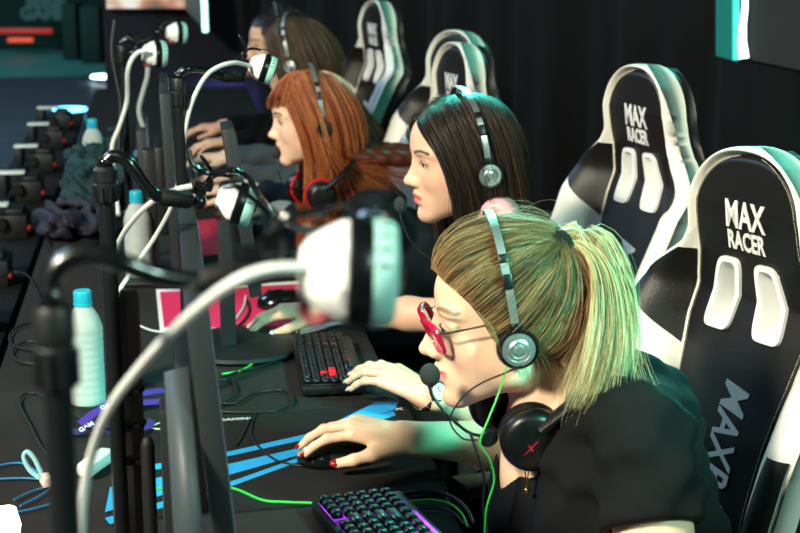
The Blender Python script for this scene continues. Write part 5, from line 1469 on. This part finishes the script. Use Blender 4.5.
# lanyards: purple ribbon with pale lettering
purp = mat('purple_ribbon', '4a2a8c', rough=.55); pale = mat('pale_letters', 'd8d0ea', rough=.6)
def ribbon(label, pts, w=.014, txt=None, m=purp):
    P = bez([onz(p[0], p[1], TZ+p[2]) for p in pts], 8); c = sum(P, V())/len(P); o = empty('lanyard', label, 'lanyard', loc=c); b = MB(); prev = None
    for i, q in enumerate(P):
        t = (P[min(i+1, len(P)-1)]-P[max(i-1, 0)]).normalized(); s1 = V((0, 0, 1)).cross(t); s1 = (s1.normalized()*math.cos(.5)+V((0, 0, 1))*math.sin(.5)); n = t.cross(s1).normalized()
        r = [b.b.verts.new(q-c+s1*a*w/2+n*c_*.0006) for a, c_ in ((-1, -1), (1, -1), (1, 1), (-1, 1))]
        if prev:
            for k in range(4): b.b.faces.new([prev[k], r[k], r[(k+1) % 4], prev[(k+1) % 4]])
        else: b.b.faces.new(r)
        prev = r
    b.b.faces.new(prev); b.build('ribbon', m, o)
    if txt:
        i = len(P)//2; t = (P[min(i+3, len(P)-1)]-P[i-3]).normalized(); s1 = V((0, 0, 1)).cross(t).normalized()*math.cos(.5)+V((0, 0, 1))*math.sin(.5); Mx = frame(P[i]-c+t.cross(s1)*.0022, t, None, s1)
        q = link('lettering', text_mesh(txt, .013, 'lettering', .0002, .0003), pale, o, smooth=False); q.matrix_basis = Mx
    return o
ribbon('purple lanyard with white letters, topmost of the pile behind the post', [(98, 408, .01), (118, 398, .03), (140, 394, .03), (164, 390, .02)], txt='HOME')
ribbon('purple lanyard with pale letters lying below the topmost one', [(80, 424, .01), (100, 410, .02), (130, 404, .02), (168, 401, .01)], txt='GAMING')
ribbon('dark blue-purple lanyard piled left of the post', [(62, 428, .01), (78, 432, .012), (95, 424, .02), (112, 432, .01)], txt='GAM', m=mat('indigo_ribbon', '1f1f52', rough=.55))
ribbon('purple lanyard end curling towards the white loop', [(118, 436, .012), (135, 430, .02), (148, 426, .012), (152, 420, .01)])
cable('small white string loop at the end of a lanyard', [(150, 427), (160, 423), (168, 424), (167, 428), (158, 429), (150, 428)], .0014, wcab)
for i, (x, y) in enumerate(((170, 213), (206, 155))):
    pass
# ------------------------------------------------------------------ light
w = bpy.data.worlds.new('world'); scene.world = w; w.use_nodes = True
w.node_tree.nodes['Background'].inputs[0].default_value = (.012, .045, .050, 1); w.node_tree.nodes['Background'].inputs[1].default_value = .5
def area(name, loc, tgt, size, col, power, sy=None):
    l = bpy.data.lights.new(name, 'AREA'); l.energy = power; l.color = col; l.size = size
    if sy: l.shape = 'RECTANGLE'; l.size_y = sy
    o = bpy.data.objects.new(name, l); COL.objects.link(o); o.location = loc
    o.rotation_euler = (V(tgt)-V(loc)).to_track_quat('-Z', 'Y').to_euler(); return o
def spot(name, loc, tgt, ang, col, power, rad=.1, blend=.4):
    l = bpy.data.lights.new(name, 'SPOT'); l.energy = power; l.color = col; l.spot_size = math.radians(ang); l.spot_blend = blend; l.shadow_soft_size = rad
    o = bpy.data.objects.new(name, l); COL.objects.link(o); o.location = loc
    o.rotation_euler = (V(tgt)-V(loc)).to_track_quat('-Z', 'Y').to_euler(); return o
area('key_stage_light', (-2.35, -.1, 3.5), (.3, 2.6, 1.0), .5, (1, .93, .74), 340)
area('teal_stage_light', (2.3, 4.7, 2.9), (.4, 2.1, 1.1), .35, (.08, 1, .78), 60)
spot('teal_side_spot', (2.0, -.1, 2.9), (.56, 1.99, 1.10), 14, (.08, 1, .80), 800, .12, .6)
spot('teal_back_spot', (1.0, 5.2, 3.0), (.62, 2.05, 1.05), 12, (.08, 1, .80), 1300, .12, .5)
area('pale_front_light', (2.2, -1.2, 3.0), (.6, 2.3, 1.1), .4, (.62, 1, .88), 85)
spot('teal_floor_spot', (-4.2, 13, 4.5), tuple(onz(96, 56, 0)), 34, (.05, 1, .75), 1300)
spot('blue_partition_spot', tuple(at(215, 60, 8.6)), tuple(at(226, 128, 9.7)), 34, (.22, .22, 1), 300)
area('cool_table_wash', (-2.6, 4.6, 3.8), (-.6, 3.2, .8), 1.2, (.45, .7, 1), 70)
area('cool_floor_wash', (-5.5, 9, 5), (-4.5, 11, 0), 2.5, (.55, .8, 1), 420)
scene.view_settings.exposure = .12
